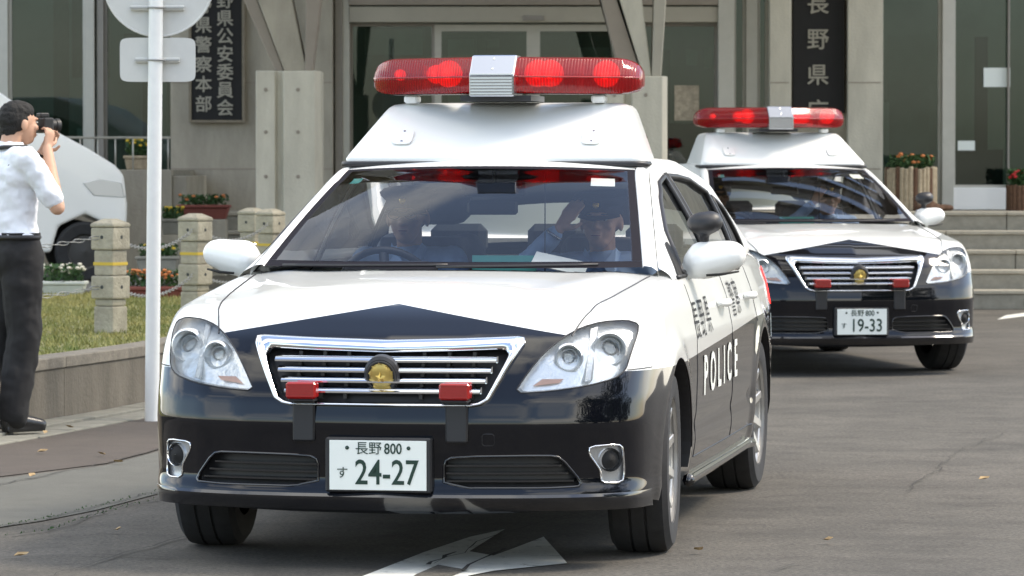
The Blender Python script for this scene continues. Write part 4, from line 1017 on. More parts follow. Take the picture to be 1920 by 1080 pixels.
        vs = [(a, float(surf_y(a, c_)[0])+.022, c_) for a, c_ in dv]; vs += [(a, y_+.03, c_) for a, y_, c_ in vs]
        MB().add(vs, [(0, 1, 2, 3), (0, 4, 5, 1), (1, 5, 6, 2), (2, 6, 7, 3), (3, 7, 4, 0)]).build('housing_divider', M_['hous'], hl, bevel=.004)
    # small tow-eye cover
    tz = rounded([(.345, .425), (.385, .425), (.385, .465), (.345, .465)], 1, .15); MB().tube(fpts(tz, 0, .01), .0012, 4, closed=True).build('tow_cover_gap', M_['black'], car)
    # shut lines
    def line(pts, r=.0022, name='panel_gap', m=None): MB().tube(pts, r, 5).build(name, m or M_['black'], car)
    for s in (-1, 1):
        hx = [(.615, .245), (.655, .40), (.69, .7), (.715, 1.0), (.735, 1.27)]
        D = dense(hx, .03, False); z = surf_z(D[:, 0], D[:, 1]); line([(s*a, b_, c_+.0005) for (a, b_), c_ in zip(D, z)], .003)
        fb_ = [(s*.80, .672), (s*.835, .674), (s*.865, .676)]; D = dense(fb_, .01, False)
        line([(a, y_-.001, c_) for (a, c_), y_ in zip(D, surf_y(D[:, 0], D[:, 1]))])
        for yy0, yy1, z0, z1 in ((1.46, 1.40, .955, .30), (2.55, 2.55, .965, .30), (3.47, 3.50, .975, .72)):
            D = dense([(yy0, z0), (yy1, z1)], .03, False); x = surf_x(D[:, 0], D[:, 1], s); line([(a, b_, c_) for a, (b_, c_) in zip(x, D)])
        D = dense([(1.40, .30), (3.30, .30)], .05, False); x = surf_x(D[:, 0], D[:, 1], s); line([(a, b_, c_) for a, (b_, c_) in zip(x, D)], .003)
        # sill and side moulding
        D = dense([(1.25, .225), (3.33, .225)], .06, False); x = surf_x(D[:, 0], D[:, 1]*0+.25, s); MB().tube([(a, b_, .222) for a, (b_, c_) in zip(x, D)], .022, 8).build('side_skirt', M_['carblack'], car, smooth=True)
        # door handles
        for yy in (2.30, 3.25):
            D = np.linspace(yy-.11, yy+.11, 14); x = surf_x(D, D*0+.835, s); MB().tube([(a+s*(.004+.028*math.sin(PI*i/13)**.5), b_, .835) for i, (a, b_) in enumerate(zip(x, D))], [.011+.006*math.sin(PI*i/13) for i in range(14)], 8).build('door_handle', M_['carwhite'], car, smooth=True)
    # --- glazing
    ts = np.linspace(0, 1, 22); as_ = np.linspace(-1, 1, 45)
    MB().add(*grid(lambda a, t: TOP(.05+t*.93, a*.955, .001), as_, ts)).build('windscreen', M_['glass'], car, smooth=True)
    fr = MB()
    for rng_t, rng_a in (((0, .055), (-1, 1)), ((.975, 1.02), (-1, 1))):
        fr.add(*grid(lambda a, t: TOP(t, a), np.linspace(*rng_a, 40), np.linspace(*rng_t, 3)))
    for s in (-1, 1):
        fr.add(*grid(lambda a, t: TOP(t, a, .0005), np.linspace(min(s*.95, s), max(s*.95, s), 3), np.linspace(.055, .975, 20)))
    fr.build('windscreen_frit', M_['frit'], car, smooth=True)
    cw = MB(); cw.add(*grid(lambda a, t: Vector((a*.74, 1.25+.14*a*a-.14*t-.0*a, float(surf_z(a*.72, 1.09+.19*a*a)[0])-.012+.002*t)), np.linspace(-1, 1, 40), [-1.2, 0, 1.0])).build('cowl', M_['black'], car, smooth=True)
    for (x0_, x1_) in ((-.62, .02), (-.02, .55)):
        p = [TOP(.03+.035*k, (x0_+(x1_-x0_)*k/8)/.70, .012) for k in range(9)]
        p = [TOP(.004+.002*k, (x0_+(x1_-x0_)*k/8)/.70, .003) for k in range(9)]
        MB().tube(p, .006, 6).build('wiper', M_['black'], car, smooth=True)
    for s in (-1, 1):
        ps = []; n_ = 90
        for t in np.linspace(0, 4, n_):
            a = TOP(t, s); b_ = OUT(t, s); m = (a+b_)/2+Vector((s*.004, -.006 if t < 1 else 0, .010)); ps += [a+Vector((0, 0, -.004)), a+Vector((s*.006, -.002, .005)), m, b_+Vector((-s*.004, 0, .002)), b_+Vector((0, 0, -.02))]
        MB().add(ps, [(i*5+j, i*5+j+1, (i+1)*5+j+1, (i+1)*5+j) for i in range(n_-1) for j in range(4)]).build('pillar_and_roof_rail', M_['carwhite'], car, smooth=True)
    MB().add(*grid(lambda a, t: TOP(t, a), np.linspace(-1, 1, 41), np.linspace(1.015, 3.02, 50))).build('roof', M_['carwhite'], car, smooth=True)
    MB().add(*grid(lambda a, t: TOP(t, a, -.002), np.linspace(-1, 1, 31), np.linspace(3.02, 4, 20))).build('rear_window', M_['rearglass'], car, smooth=True)
    for s in (-1, 1):
        c_ = patch(SIDE, lambda P: cabside(P, 0, s), .02, holes=(W1, W2, W3)); c_.build('door_frames', M_['carwhite'], car, smooth=True)
        for w_, g_ in ((W1, 'sideglass'), (W2, 'sideglass'), (W3, 'board')):
            o_ = patch(w_, lambda P: cabside(P, -.006, s), .03).build('side_window', M_[g_], car, smooth=True)
            D = dense(w_, .03); MB().tube([tuple(p) for p in cabside(D, .002, s)], .011, 6, closed=True).build('window_seal', M_['black'], o_, smooth=True)
        bp_ = [(2.49, belt(2.5)), (2.61, belt(2.6)), (2.59, zt(2.58, .03)), (2.47, zt(2.46, .03))]; patch(bp_, lambda P: cabside(P, .008, s), .02).build('b_pillar_trim', M_['board'], car)
        fq = [(1.42, belt(1.42)+.006), (1.55, belt(1.55)+.006), (1.66, zt(1.66, .055)), (1.60, zt(1.60, .035))]; patch(fq, lambda P: cabside(P, .005, s), .015).build('mirror_triangle', M_['board'], car)
        D = np.linspace(1.40, 3.85, 40); x = surf_x(D, belt(D)-.004, s); MB().tube([(a+s*.002, b_, belt(b_)+.001) for a, b_ in zip(x, D)], .008, 6).build('belt_moulding', M_['black'], car, smooth=True)
        # door mirrors
        mx_, my_, mz_ = s*.93, 1.66, 1.012
        mb = MB()
        capsule(mb, (s*.80, 1.66, .965), (s*.88, 1.66, .985), .030, .035); capsule(mb, (s*.87, 1.665, 1.005), (s*.985, 1.685, 1.030), .066, .056)
        capsule(mb, (s*.87, 1.67, 1.035), (s*.98, 1.69, 1.045), .048, .042); capsule(mb, (s*.88, 1.66, .985), (s*.95, 1.68, 1.0), .045, .045)
        md = link('door_mirror', remesh(mb, .007, 8), M_['carwhite'], car, True)
        boxobj('mirror_glass', (min(s*.845, s*1.01), 1.725, .975), (max(s*.845, s*1.01), 1.735, 1.07), M_['chrome'], md, .01)
        sg = MB(); sg.tube([(s*.90, 1.604, .958), (s*.955, 1.612, .962), (s*1.015, 1.655, .972)], [.005, .006, .004], 6).build('turn_signal', M_['board'], md, smooth=True)
        if s > 0:
            mb = MB(); mb.ell((.885, 1.66, 1.150), (.066, .05, .044)); mb.ell((.905, 1.67, 1.155), (.05, .05, .042)); capsule(mb, (.885, 1.68, 1.06), (.885, 1.67, 1.13), .016, .02)
            link('auxiliary_mirror', remesh(mb, .006, 6), M_['black'], car, True)
    # --- raised roof housing
    def rr(hx, y0_, y1_, r, z, zf=0, n=10):
        out = []
        for (cx, cy, a0) in ((hx-r, y1_-r, 0), (-hx+r, y1_-r, PI/2), (-hx+r, y0_+r, PI), (hx-r, y0_+r, 3*PI/2)):
            for k in range(n+1):
                a = a0+PI/2*k/n; x = cx+r*math.cos(a); y_ = cy+r*math.sin(a); out.append((x*(1-.15*max(0, y_-2.15)/.9), y_+.05*(x/hx)**2*(1 if y_ < (y0_+y1_)/2 else 0), z))
        return out
    rings = [rr(.590, 2.09, 3.10, .05, 1.378), rr(.592, 2.085, 3.105, .05, 1.392), rr(.586, 2.10, 3.095, .055, 1.408), rr(.520, 2.37, 3.03, .06, 1.578), rr(.510, 2.395, 3.02, .06, 1.595), rr(.496, 2.42, 3.0, .06, 1.607), rr(.47, 2.46, 2.97, .06, 1.613), rr(.40, 2.56, 2.9, .05, 1.616)]
    n = len(rings[0]); vs = [p for r_ in rings for p in r_]; fs = [(r_*n+i, r_*n+(i+1) % n, (r_+1)*n+(i+1) % n, (r_+1)*n+i) for r_ in range(len(rings)-1) for i in range(n)]+[tuple(range((len(rings)-1)*n, len(rings)*n))]
    hb = MB().add(vs, fs).build('roof_housing', M_['carwhite'], car, smooth=True)
    gk = rr(.597, 2.075, 3.11, .05, 1.372); MB().tube([(x, y_, min(z, 1.372)+.0) for x, y_, z in gk], .012, 6, closed=True).build('housing_gasket', M_['black'], hb, smooth=True)
    sk = [rr(.58, 2.09, 3.09, .05, 1.375), rr(.58, 2.09, 3.09, .05, 1.30)]; MB().add(sk[0]+sk[1], [(i, i+n, (i+1) % n+n, (i+1) % n) for i in range(n)]).build('housing_skirt', M_['black'], hb, smooth=True)
    for s in (-1, 1):
        c0 = Vector((s*.375, 2.105+.275*.42, 1.408+.167*.42)); tl = math.atan2(.167, .275)
        Mh = Matrix.Translation(c0+Vector((0, -.004+.05*(.375/.58)**2, .0015)))@Matrix.Rotation(tl, 4, 'X')
        o_ = [(.04*math.copysign(abs(math.cos(a))**.5, math.cos(a)), .055*math.copysign(abs(math.sin(a))**.5, math.sin(a))) for a in [2*PI*k/28 for k in range(28)]]
        pl = MB().prism(o_, -.004, .0012, 'z', Mh).build('mount_plate', M_['carwhite'], hb, bevel=.0015)
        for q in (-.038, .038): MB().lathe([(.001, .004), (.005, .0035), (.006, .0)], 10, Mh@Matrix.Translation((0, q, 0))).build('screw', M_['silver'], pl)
    # --- boomerang light bar
    lb = bpy.data.objects.new('light_bar', None); C.objects.link(lb); lb.parent = car; lb.location = (-.012, 0, 0); lb.empty_display_size = .1
    yb, zb_ = 2.28, 1.716
    def axis(x): return yb+.28*(abs(x)/.53)**1.15
    def sect(sc_, k=1.0): # y,z profile (front is -y)
        return [(-.105, .0), (-.100, -.018), (-.088, -.050), (-.074, -.064), (.07, -.064), (.09, -.05), (.10, 0), (.085, .04), (.06, .070), (.03, .078), (-.03, .078), (-.055, .072), (-.085, .035), (-.100, .012)]
    S_ = sect(1)
    for s in (-1, 1):
        us = np.concatenate([np.linspace(.088, .43, 14), np.linspace(.445, .537, 10)]); vs = []; fs = []; k = len(S_)
        for i, u in enumerate(us):
            e = max(0, (u-.43)/.107); q = (1-e**2.2)**.5 if e < 1 else .05; q = max(q, .12)
            lean = -.30/.55
            for (a, c_) in S_: vs.append((s*(u-(-a)*0), axis(u)+a*(.55+.45*q)*(1), zb_-.004+c_*((.30+.70*q) if c_ > 0 else (.45+.55*q))+(.0)))
            if i: fs += [((i-1)*k+j, (i-1)*k+(j+1) % k, i*k+(j+1) % k, i*k+j) for j in range(k)]
        fs.append(tuple(range((len(us)-1)*k, len(us)*k)))
        dm = MB().add(vs, fs).build('red_dome', M_['reddome'], lb, auto=True)
        MB().tube([(s*u, axis(u)-.104*(1 if u < .44 else .55+.45*max(.12, (1-((u-.43)/.107)**2.2)**.5 if u < .536 else .12)), zb_-.004) for u in np.linspace(.09, .532, 26)], .0035, 5).build('dome_seam', M_['redlens'], dm, smooth=True)
        MB().add([(s*.09, axis(.09)-.085, zb_-.070), (s*.46, axis(.46)-.07, zb_-.070), (s*.46, axis(.46)+.09, zb_-.070), (s*.09, axis(.09)+.09, zb_-.070)], [(0, 1, 2, 3)]).build('added_blackout_plate', M_['black'], lb)  # unseen black plate, added so the windscreen mirrors dark instead of red
        MB().add([(s*.09, axis(.09)-.06, zb_-.058), (s*.46, axis(.46)-.05, zb_-.058), (s*.46, axis(.46)+.07, zb_-.058), (s*.09, axis(.09)+.07, zb_-.058)], [(0, 1, 2, 3)]).build('lamp_tray', M_['redlens'], lb)
        for u in (.205, .262, .425) if s < 0 else (.155, .20, .405):
            on = True; r_ = .052 if not (s < 0 and u == .262) else .036
            if s < 0 and u == .425: r_ = .022
            Ml = Matrix.Translation((s*u, axis(u)-.03, zb_+.010))@Matrix.Rotation(PI/2, 4, 'X')
            lm = MB().lathe([(.001, .012), (r_*.5, .009), (r_, -.004), (r_*1.04, -.02), (r_*.6, -.05), (.001, -.06)], 28, Ml).build('rotating_lamp', M_['lampred'], lb, auto=True)
            MB().ell((s*u, axis(u)-.052, zb_+.012), (r_*.33, .012, r_*.42), n=12, m=8).build('bulb', M_['bulb'], lm, smooth=True)
            boxobj('lamp_motor', (s*u-.02, axis(u)-.02, zb_-.058), (s*u+.02, axis(u)+.02, zb_-.035), M_['black'], lm)
        boxobj('bar_foot', (s*.375-.025, axis(.375)-.04, 1.612), (s*.375+.03, axis(.375)+.04, 1.645), M_['carwhite'], lb, .008)
        boxobj('inner_divider', (s*.31-.006, axis(.31)-.06, zb_-.06), (s*.31+.006, axis(.31)+.05, zb_+.045), M_['redlens'], lb, .003)
    bs = MB(); bs.box((-.14, yb-.02, 1.618), (.14, yb+.30, 1.640)).build('bar_base', M_['black'], lb)
    cs = [(-.112, .0), (-.108, -.082), (.09, -.082), (.11, 0), (.06, .080), (-.040, .080)]
    sp = MB()
    for z0, z1 in ((0, 0),): pass
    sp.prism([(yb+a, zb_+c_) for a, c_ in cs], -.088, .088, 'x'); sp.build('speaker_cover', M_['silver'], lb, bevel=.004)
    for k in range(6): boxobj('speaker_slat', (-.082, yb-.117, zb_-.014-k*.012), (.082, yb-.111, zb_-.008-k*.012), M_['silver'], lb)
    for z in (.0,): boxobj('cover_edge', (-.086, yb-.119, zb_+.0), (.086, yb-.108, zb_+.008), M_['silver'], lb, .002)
    for q in (.025, .065):
        c0 = Vector((.0, yb-.112+.072*q/.080, zb_+q)); MB().ell(c0, (.005, .005, .005), n=8, m=5).build('screw', M_['chrome'], lb)
    # --- interior
    boxobj('dashboard', (-.70, 1.48, .60), (.70, 1.98, .945), M_['dash'], car, .05)
    db = MB(); capsule(db, (-.36-.14, 1.93, .955), (-.36+.14, 1.93, .955), .045, .045); db.build('instrument_hood', M_['dash'], car, smooth=True)
    Ms = Matrix.Translation((-.40, 2.06, .875))@Matrix.Rotation(math.radians(-64), 4, 'X')
    sw = MB().tube([Ms@Vector((.185*math.cos(a), .185*math.sin(a), 0)) for a in [k*PI/16 for k in range(32)]], .015, 8, closed=True)
    sw.tube([Ms@Vector((-.18, 0, 0)), Ms@Vector((0, 0, -.03)), Ms@Vector((.18, 0, 0))], .02, 6); sw.tube([Ms@Vector((0, -.18, 0)), Ms@Vector((0, 0, -.03)), Vector((-.38, 1.9, .87))], .02, 6); sw.build('steering_wheel', M_['black'], car, smooth=True)
    for x in (-.38, .38):
        sb = MB(); capsule(sb, (x-.15, 2.62, .68), (x-.15, 2.82, 1.02), .09, .08); capsule(sb, (x+.15, 2.62, .68), (x+.15, 2.82, 1.02), .09, .08); sb.box((x-.17, 2.58, .6), (x+.17, 2.84, 1.08)); capsule(sb, (x-.16, 2.15, .50), (x-.16, 2.62, .50), .09, .09); capsule(sb, (x+.16, 2.15, .50), (x+.16, 2.62, .50), .09, .09); sb.box((x-.18, 2.1, .42), (x+.18, 2.66, .57))
        link('front_seat', remesh(sb, .02, 4), M_['seat'], car, True)
        hd = MB(); capsule(hd, (x-.09, 2.86, 1.20), (x+.09, 2.86, 1.20), .075, .075, flat=.8, fdir=(0, 1, 0)); hd.build('headrest', M_['seat'], car, smooth=True)
    boxobj('rear_seat', (-.64, 3.25, .45), (.64, 3.75, .98), M_['seat'], car, .05)
    for x in (-.42, 0, .42): boxobj('headrest', (x-.12, 3.6, .99), (x+.12, 3.7, 1.12), M_['seat'], car, .03)
    boxobj('parcel_shelf', (-.66, 3.76, .93), (.66, 4.2, .98), M_['dash'], car, .01)
    boxobj('floor', (-.72, 1.5, .31), (.72, 4.1, .34), M_['dash'], car)
    for s in (-1, 1): boxobj('door_trim', (min(s*.70, s*.755), 1.5, .35), (max(s*.70, s*.755), 4.0, .93), M_['intbeige'], car, .01)
    boxobj('interior_mirror', (-.125, 2.14, 1.245), (.125, 2.165, 1.31), M_['black'], car, .012)
    boxobj('mirror_stem', (-.012, 2.08, 1.30), (.012, 2.14, 1.345), M_['black'], car)
    boxobj('second_mirror', (-.10, 2.12, 1.175), (.10, 2.14, 1.232), M_['black'], car, .012)
    boxobj('radio_antenna', (.222, 2.02, .95), (.226, 2.024, 1.34), M_['black'], car)
    boxobj('teal_document_case', (-.06, 2.02, .93), (.19, 2.03, 1.02), M_['teal'], car)
    st_ = MB().add(*grid(lambda a, t: TOP(.80+.10*t, .80+.075*a, -.004), np.linspace(-1, 1, 5), np.linspace(0, 1, 3))); st_.build('inspection_sticker', M_['paper'], car)
    st_ = MB().add(*grid(lambda a, t: TOP(.83+.07*t, -.86+.035*a, -.004), np.linspace(-1, 1, 3), np.linspace(0, 1, 3))); st_.build('inspection_sticker', M_['teal'], car)
    # tail lights
    for s in (-1, 1):
        D = [(4.35, .78), (4.66, .74), (4.68, .92), (4.35, .92)]; vs = patch(D, lambda P: np.stack([surf_x(P[:, 0], P[:, 1], s)+s*.004, P[:, 0], P[:, 1]], 1), .03); vs.build('tail_light', M_['redlit'], car, smooth=True)
    # lettering on the doors
    for s in (-1, 1):
        def lay(txt, y_c, z_c, size, m, sxx=1.0, bold=0):
            me = text_mesh(txt, size, .0, sxx, bold=bold); bm = bmesh.new(); bm.from_mesh(me)
            bmesh.ops.triangulate(bm, faces=bm.faces); bm.to_mesh(me); bm.free()
            co = np.array([v.co[:] for v in me.vertices]); yy = y_c+(co[:, 0] if s > 0 else -co[:, 0]); zz = z_c+co[:, 1]
            xx = surf_x(yy, zz, s)+s*.0035
            me.vertices.foreach_set('co', np.stack([xx, yy, zz], 1).ravel().astype(np.float32)); me.update(); link('door_lettering', me, m, car)
        if s > 0:
            for ch, yc, zc in (('P', 1.66, .578), ('O', 1.88, .582), ('L', 2.09, .586), ('I', 2.245, .589), ('C', 2.41, .592), ('E', 2.64, .596)): lay(ch, yc, zc, .205, M_['plate'], 1.0, .004)
            for ch, yc, zc in (('長', 1.50, .785), ('野', 1.68, .79), ('県', 1.86, .795), ('警', 2.72, .825), ('察', 2.90, .83)): lay(ch, yc, zc, .155, M_['board'], .9)
        else:
            for ch, yc, zc in (('P', 2.64, .596), ('O', 2.42, .592), ('L', 2.21, .589), ('I', 2.05, .586), ('C', 1.89, .582), ('E', 1.66, .578)): lay(ch, yc, zc, .205, M_['plate'], 1.0, .004)
            for ch, yc, zc in (('長', 2.90, .83), ('野', 2.72, .825), ('県', 2.54, .82), ('警', 1.68, .79), ('察', 1.50, .785)): lay(ch, yc, zc, .155, M_['board'], .9)
    return car
def number_plate(car, num):
    y0 = -.0235
    pl = MB().box((-.166, y0-.003, .276), (.166, y0, .443)).build('number_plate', M_['plate'], car, bevel=.0012)
    def put(txt, x, z, size, sx, bold=0):
        me = text_mesh(txt, size, .0008, sx, bold=bold); me.transform(Matrix.Translation((x, y0-.0042, z))@Matrix.Rotation(PI/2, 4, 'X')); link('plate_lettering', me, M_['green'], pl)
    put('長野', -.032, .414, .046, 1.0); put('800', .052, .414, .050, .82, .0006); put('す', -.122, .332, .042, 1.0)
    put(num, .030, .332, .118, .80, .0010)
    for s in (-1, 1):
        MB().lathe([(.001, .004), (.006, .003), (.007, 0)], 10, Matrix.Translation((s*.105, y0-.003, .418))@Matrix.Rotation(PI/2, 4, 'X')).build('plate_bolt', M_['green'], pl)
TH1, TH2 = math.radians(-10), math.radians(9.7)
car1 = patrol_car()
car2 = copy_tree(car1)
number_plate(car1, '24-27'); number_plate(car2, '19-33')
car1.location = (-.445, 13.4, 0); car1.rotation_euler = (0, 0, TH1)
car2.location = (2.275, 26.05, 0); car2.rotation_euler = (0, 0, TH2)
car1['label'] = 'nearer black and white police car with plate 24-27, POLICE on its door, saluting officer inside'
car2['label'] = 'farther black and white police car with plate 19-33, partly hidden behind the nearer car'

# ------------------------------------------------------------------ PEOPLE
def hand(mb, wrist, d, nrm_, side, curl=.25, sc_=1.0, thumb=1):
    """palm + five fingers. d: pointing direction, nrm_: back-of-hand normal, side: thumb direction"""
    w = Vector(wrist); d = Vector(d).normalized(); n = Vector(nrm_); n = (n-n.dot(d)*d).normalized(); t = Vector(side); t = (t-t.dot(d)*d-t.dot(n)*n).normalized()
    capsule(mb, w, w+d*.075*sc_, .024*sc_, .030*sc_, 12, .55, n)
    for k, (o, L_) in enumerate(((.027, .070), (.009, .078), (-.009, .073), (-.026, .058))):
        b = w+d*.082*sc_+t*o*sc_; p = b-d*.01; dd = d
        for j, q in enumerate((.45, .32, .23)):
            a = curl*(j+.5); dd = (d*math.cos(a)-n*math.sin(a)); e = p+dd*L_*q*sc_; capsule(mb, p, e, (.0088-.0008*j)*sc_, (.0082-.0008*j)*sc_, 8); p = e
    b = w+d*.025*sc_+t*.022*sc_; e = b+(d*.6+t*.75-n*.15).normalized()*.038*sc_; f_ = e+(d*.9+t*.25-n*.3).normalized()*.03*sc_
    capsule(mb, b, e, .0125*sc_, .010*sc_, 8); capsule(mb, e, f_, .0098*sc_, .008*sc_, 8)
def head(mb, c, R):
    c = Vector(c); T = lambda v: c+R@Vector(v)
    R3 = R
    mb.ell(c+R@Vector((0, .012, .022)), (.076, .094, .086), R3, 20, 14); mb.ell(c+R@Vector((0, -.028, -.022)), (.062, .066, .080), R3, 20, 14)
    mb.ell(c+R@Vector((0, -.040, -.078)), (.042, .044, .032), R3); mb.ell(c+R@Vector((0, -.086, .022)), (.048, .014, .010), R3)
    capsule(mb, T((0, -.088, .010)), T((0, -.106, -.026)), .008, .012, 10); mb.ell(c+R@Vector((.011, -.098, -.030)), (.008, .01, .007), R3); mb.ell(c+R@Vector((-.011, -.098, -.030)), (.008, .01, .007), R3)
    mb.ell(c+R@Vector((0, -.090, -.056)), (.022, .010, .006), R3); mb.ell(c+R@Vector((0, -.088, -.066)), (.018, .010, .007), R3)
    for s in (-1, 1):
        mb.ell(c+R@Vector((s*.078, .012, -.010)), (.010, .020, .031), R3); mb.ell(c+R@Vector((s*.040, -.070, -.022)), (.022, .018, .018), R3)
def face_bits(root, c, R, glasses=False):
    c = Vector(c)
    for s in (-1, 1):
        MB().ell(c+R@Vector((s*.031, -.084, .004)), (.012, .008, .0055), R, 10, 6).build('eye', M_['whplant'], root, smooth=True)
        MB().ell(c+R@Vector((s*.031, -.0895, .004)), (.0055, .004, .0055), R, 8, 6).build('iris', M_['dark'], root, smooth=True)
        MB().ell(c+R@Vector((s*.032, -.0945, .022)), (.017, .005, .0035), R, 10, 6).build('eyebrow', M_['hair'], root, smooth=True)
    MB().ell(c+R@Vector((0, -.0985, -.060)), (.020, .003, .0022), R, 10, 6).build('mouth', M_['terra'], root, smooth=True)
    if glasses:
        g = MB()
        for s in (-1, 1):
            g.tube([c+R@Vector((s*.033+.024*math.cos(a), -.103, .003+.017*math.sin(a))) for a in [k*PI/8 for k in range(16)]], .0022, 5, closed=True)
            g.tube([c+R@Vector((s*.056, -.100, .008)), c+R@Vector((s*.080, .0, .006))], .0018, 5)
        g.tube([c+R@Vector((-.010, -.104, .006)), c+R@Vector((.010, -.104, .006))], .002, 5); g.build('glasses', M_['black'], root, smooth=True)
def cap(root, c, R):
    c = Vector(c); mb = MB()
    M = Matrix.Translation(c)@R.to_4x4()@Matrix.Translation((0, .008, .042))@Matrix.Rotation(.12, 4, 'X')
    mb.lathe([(.085, -.012), (.087, .022), (.108, .045), (.112, .058), (.095, .072), (.05, .080), (.001, .080)], 32, M@Matrix.Diagonal((1, 1.14, 1, 1))).build('police_cap', M_['navy'], root, auto=True)
    vb_ = MB(); vs = []; 
    for k in range(17):
        a = PI+PI*(.12+.76*k/16); vs += [M@Vector((.084*math.cos(a), .096*math.sin(a), -.008)), M@Vector((.092*math.cos(a), .150*math.sin(a), -.030+.010*abs(math.cos(a))))]
    vb_.add(vs, [(2*i, 2*i+1, 2*i+3, 2*i+2) for i in range(16)]); vb_.build('cap_visor', M_['black'], root, smooth=True)
    MB().ell(M@Vector((0, -.112, .034)), (.014, .006, .018), R, 10, 8).build('cap_badge', M_['gold'], root, smooth=True)
def officer(label, salute):
    t = thing('person', label, 'person', (0, 0, 0), 0)
    R = Euler((-.05, 0, .0 if not salute else -.05)).to_matrix(); hc = (0, -.03, .648)
    rt = ((-.175, .02, .470), (-.330, -.11, .440), (-.150, -.17, .612)) if salute else ((-.175, .02, .475), (-.26, -.17, .26), (-.165, -.385, .40))
    lt = ((.175, .02, .470), (.25, -.05, .21), (.12, -.27, .12)) if salute else ((.175, .02, .475), (.26, -.17, .26), (.165, -.385, .40))
    def frame(mb, g, clothed=False):
        capsule(mb, (-.07, 0, .06), (.07, 0, .06), .125+g, .125+g, flat=.85, fdir=(0, 1, 0)); capsule(mb, (0, 0, .08), (0, .02, .32), .135+g, .150+g, 18, .78, (0, 1, 0))
        capsule(mb, (-.09, .02, .40), (.09, .02, .40), .090+g, .090+g, 16); capsule(mb, (-.165, .02, .463), (.165, .02, .463), .058+g, .058+g, 16); capsule(mb, (0, .02, .44), (0, .012, .50), .085+g, .058+g, 14)
        for A in (rt, lt):
            capsule(mb, A[0], A[1], .054+g, .043+g); capsule(mb, A[1], Vector(A[1]).lerp(Vector(A[2]), .93 if clothed else 1), .042+g, .030+g if clothed else .024)
    mb = MB(); frame(mb, -.006)
    for s in (-1, 1): capsule(mb, (s*.09, -.02, .05), (s*.13, -.43, .10), .082, .058); capsule(mb, (s*.13, -.43, .10), (s*.13, -.66, -.12), .055, .038); capsule(mb, (s*.13, -.66, -.13), (s*.13, -.80, -.15), .038, .03)
    capsule(mb, (0, .015, .50), (0, -.005, .62), .052, .052); head(mb, hc, R)
    if salute: hand(mb, rt[2], (.50, .12, .72), (-.25, -.85, .3), (.5, .2, -.6), .1)
    else: hand(mb, rt[2], (.25, -.5, .5), (-.5, .0, .8), (.6, 0, .4), .75)
    hand(mb, lt[2], (-.35, -.8, .05) if salute else (-.25, -.5, .5), (0, 0, 1) if salute else (.5, 0, .8), (-.8, .3, 0), .3 if salute else .75)
    o = link('body', remesh(mb, .0058, 3), M_['skin'], t, True)
    sh = MB(); frame(sh, .006, True); link('shirt', remesh(sh, .009, 3, noise=.02, nscale=.09), M_['shirtb'], t, True)
    cl = MB()
    for s in (-1, 1): cl.add([(s*.012, -.085, .475), (s*.062, -.045, .545), (s*.078, .0, .515), (s*.060, -.090, .425)], [(0, 1, 2, 3) if s < 0 else (3, 2, 1, 0)])
    cl.build('collar', M_['shirtb'], t)
    tr = MB()
    for s in (-1, 1): capsule(tr, (s*.085, .0, .045), (s*.13, -.43, .10), .098, .070); capsule(tr, (s*.13, -.43, .10), (s*.13, -.66, -.12), .066, .05)
    capsule(tr, (-.06, .01, .04), (.06, .01, .04), .12, .12); link('trousers', remesh(tr, .012, 3), M_['navy'], t, True)
    face_bits(t, hc, R, glasses=not salute); cap(t, hc, R)
    hr = MB(); C0 = Vector(hc); hr.ell(C0+R@Vector((0, .028, .012)), (.080, .085, .070), R, 18, 12); link('hair', remesh(hr, .008, 1), M_['hair'], t, True)
    MB().box((.085, -.085, .33), (.145, -.079, .345)).build('name_badge', M_['silver'], t)
    if not salute: pass
    else: MB().tube([Vector(rt[2])-Vector((.012, .004, .016))+Matrix.Rotation(.6, 3, 'Y')@Vector((.031*math.cos(a), .031*math.sin(a), 0)) for a in [k*PI/8 for k in range(16)]], .006, 6, closed=True).build('wristwatch', M_['silver'], t, smooth=True)
    return t
def seat_in(t, car, x, y=2.50, z=.515):
    M = Matrix.Translation(car.location)@Matrix.Rotation(car.rotation_euler.z, 4, 'Z'); p = M@Vector((x, y, z)); t.location = p; t.rotation_euler = (0, 0, car.rotation_euler.z)
drv = officer('officer in glasses and dark cap driving the nearer police car', False)
pas = officer('officer in light blue shirt saluting in the passenger seat of the nearer police car', True)
drv2 = copy_tree(drv); drv2['label'] = 'dim figure of the officer driving the farther police car'
pas2 = copy_tree(pas); pas2['label'] = 'dim figure of the saluting passenger in the farther police car'
seat_in(drv, car1, -.405); seat_in(pas, car1, .385, 2.42, .50); seat_in(drv2, car2, -.405); seat_in(pas2, car2, .385, 2.42, .50)
o = MB().box((-.11, 0, 0), (.10, .10, .003)).build('paper_sheet', M_['paper']); M = Matrix.Translation(car1.location)@Matrix.Rotation(TH1, 4, 'Z')
o.location = M@Vector((.29, 1.93, .965)); o.rotation_euler = (math.radians(28), math.radians(12), TH1); tag(o, 'white sheet of paper lying on the dashboard before the saluting officer', 'paper')

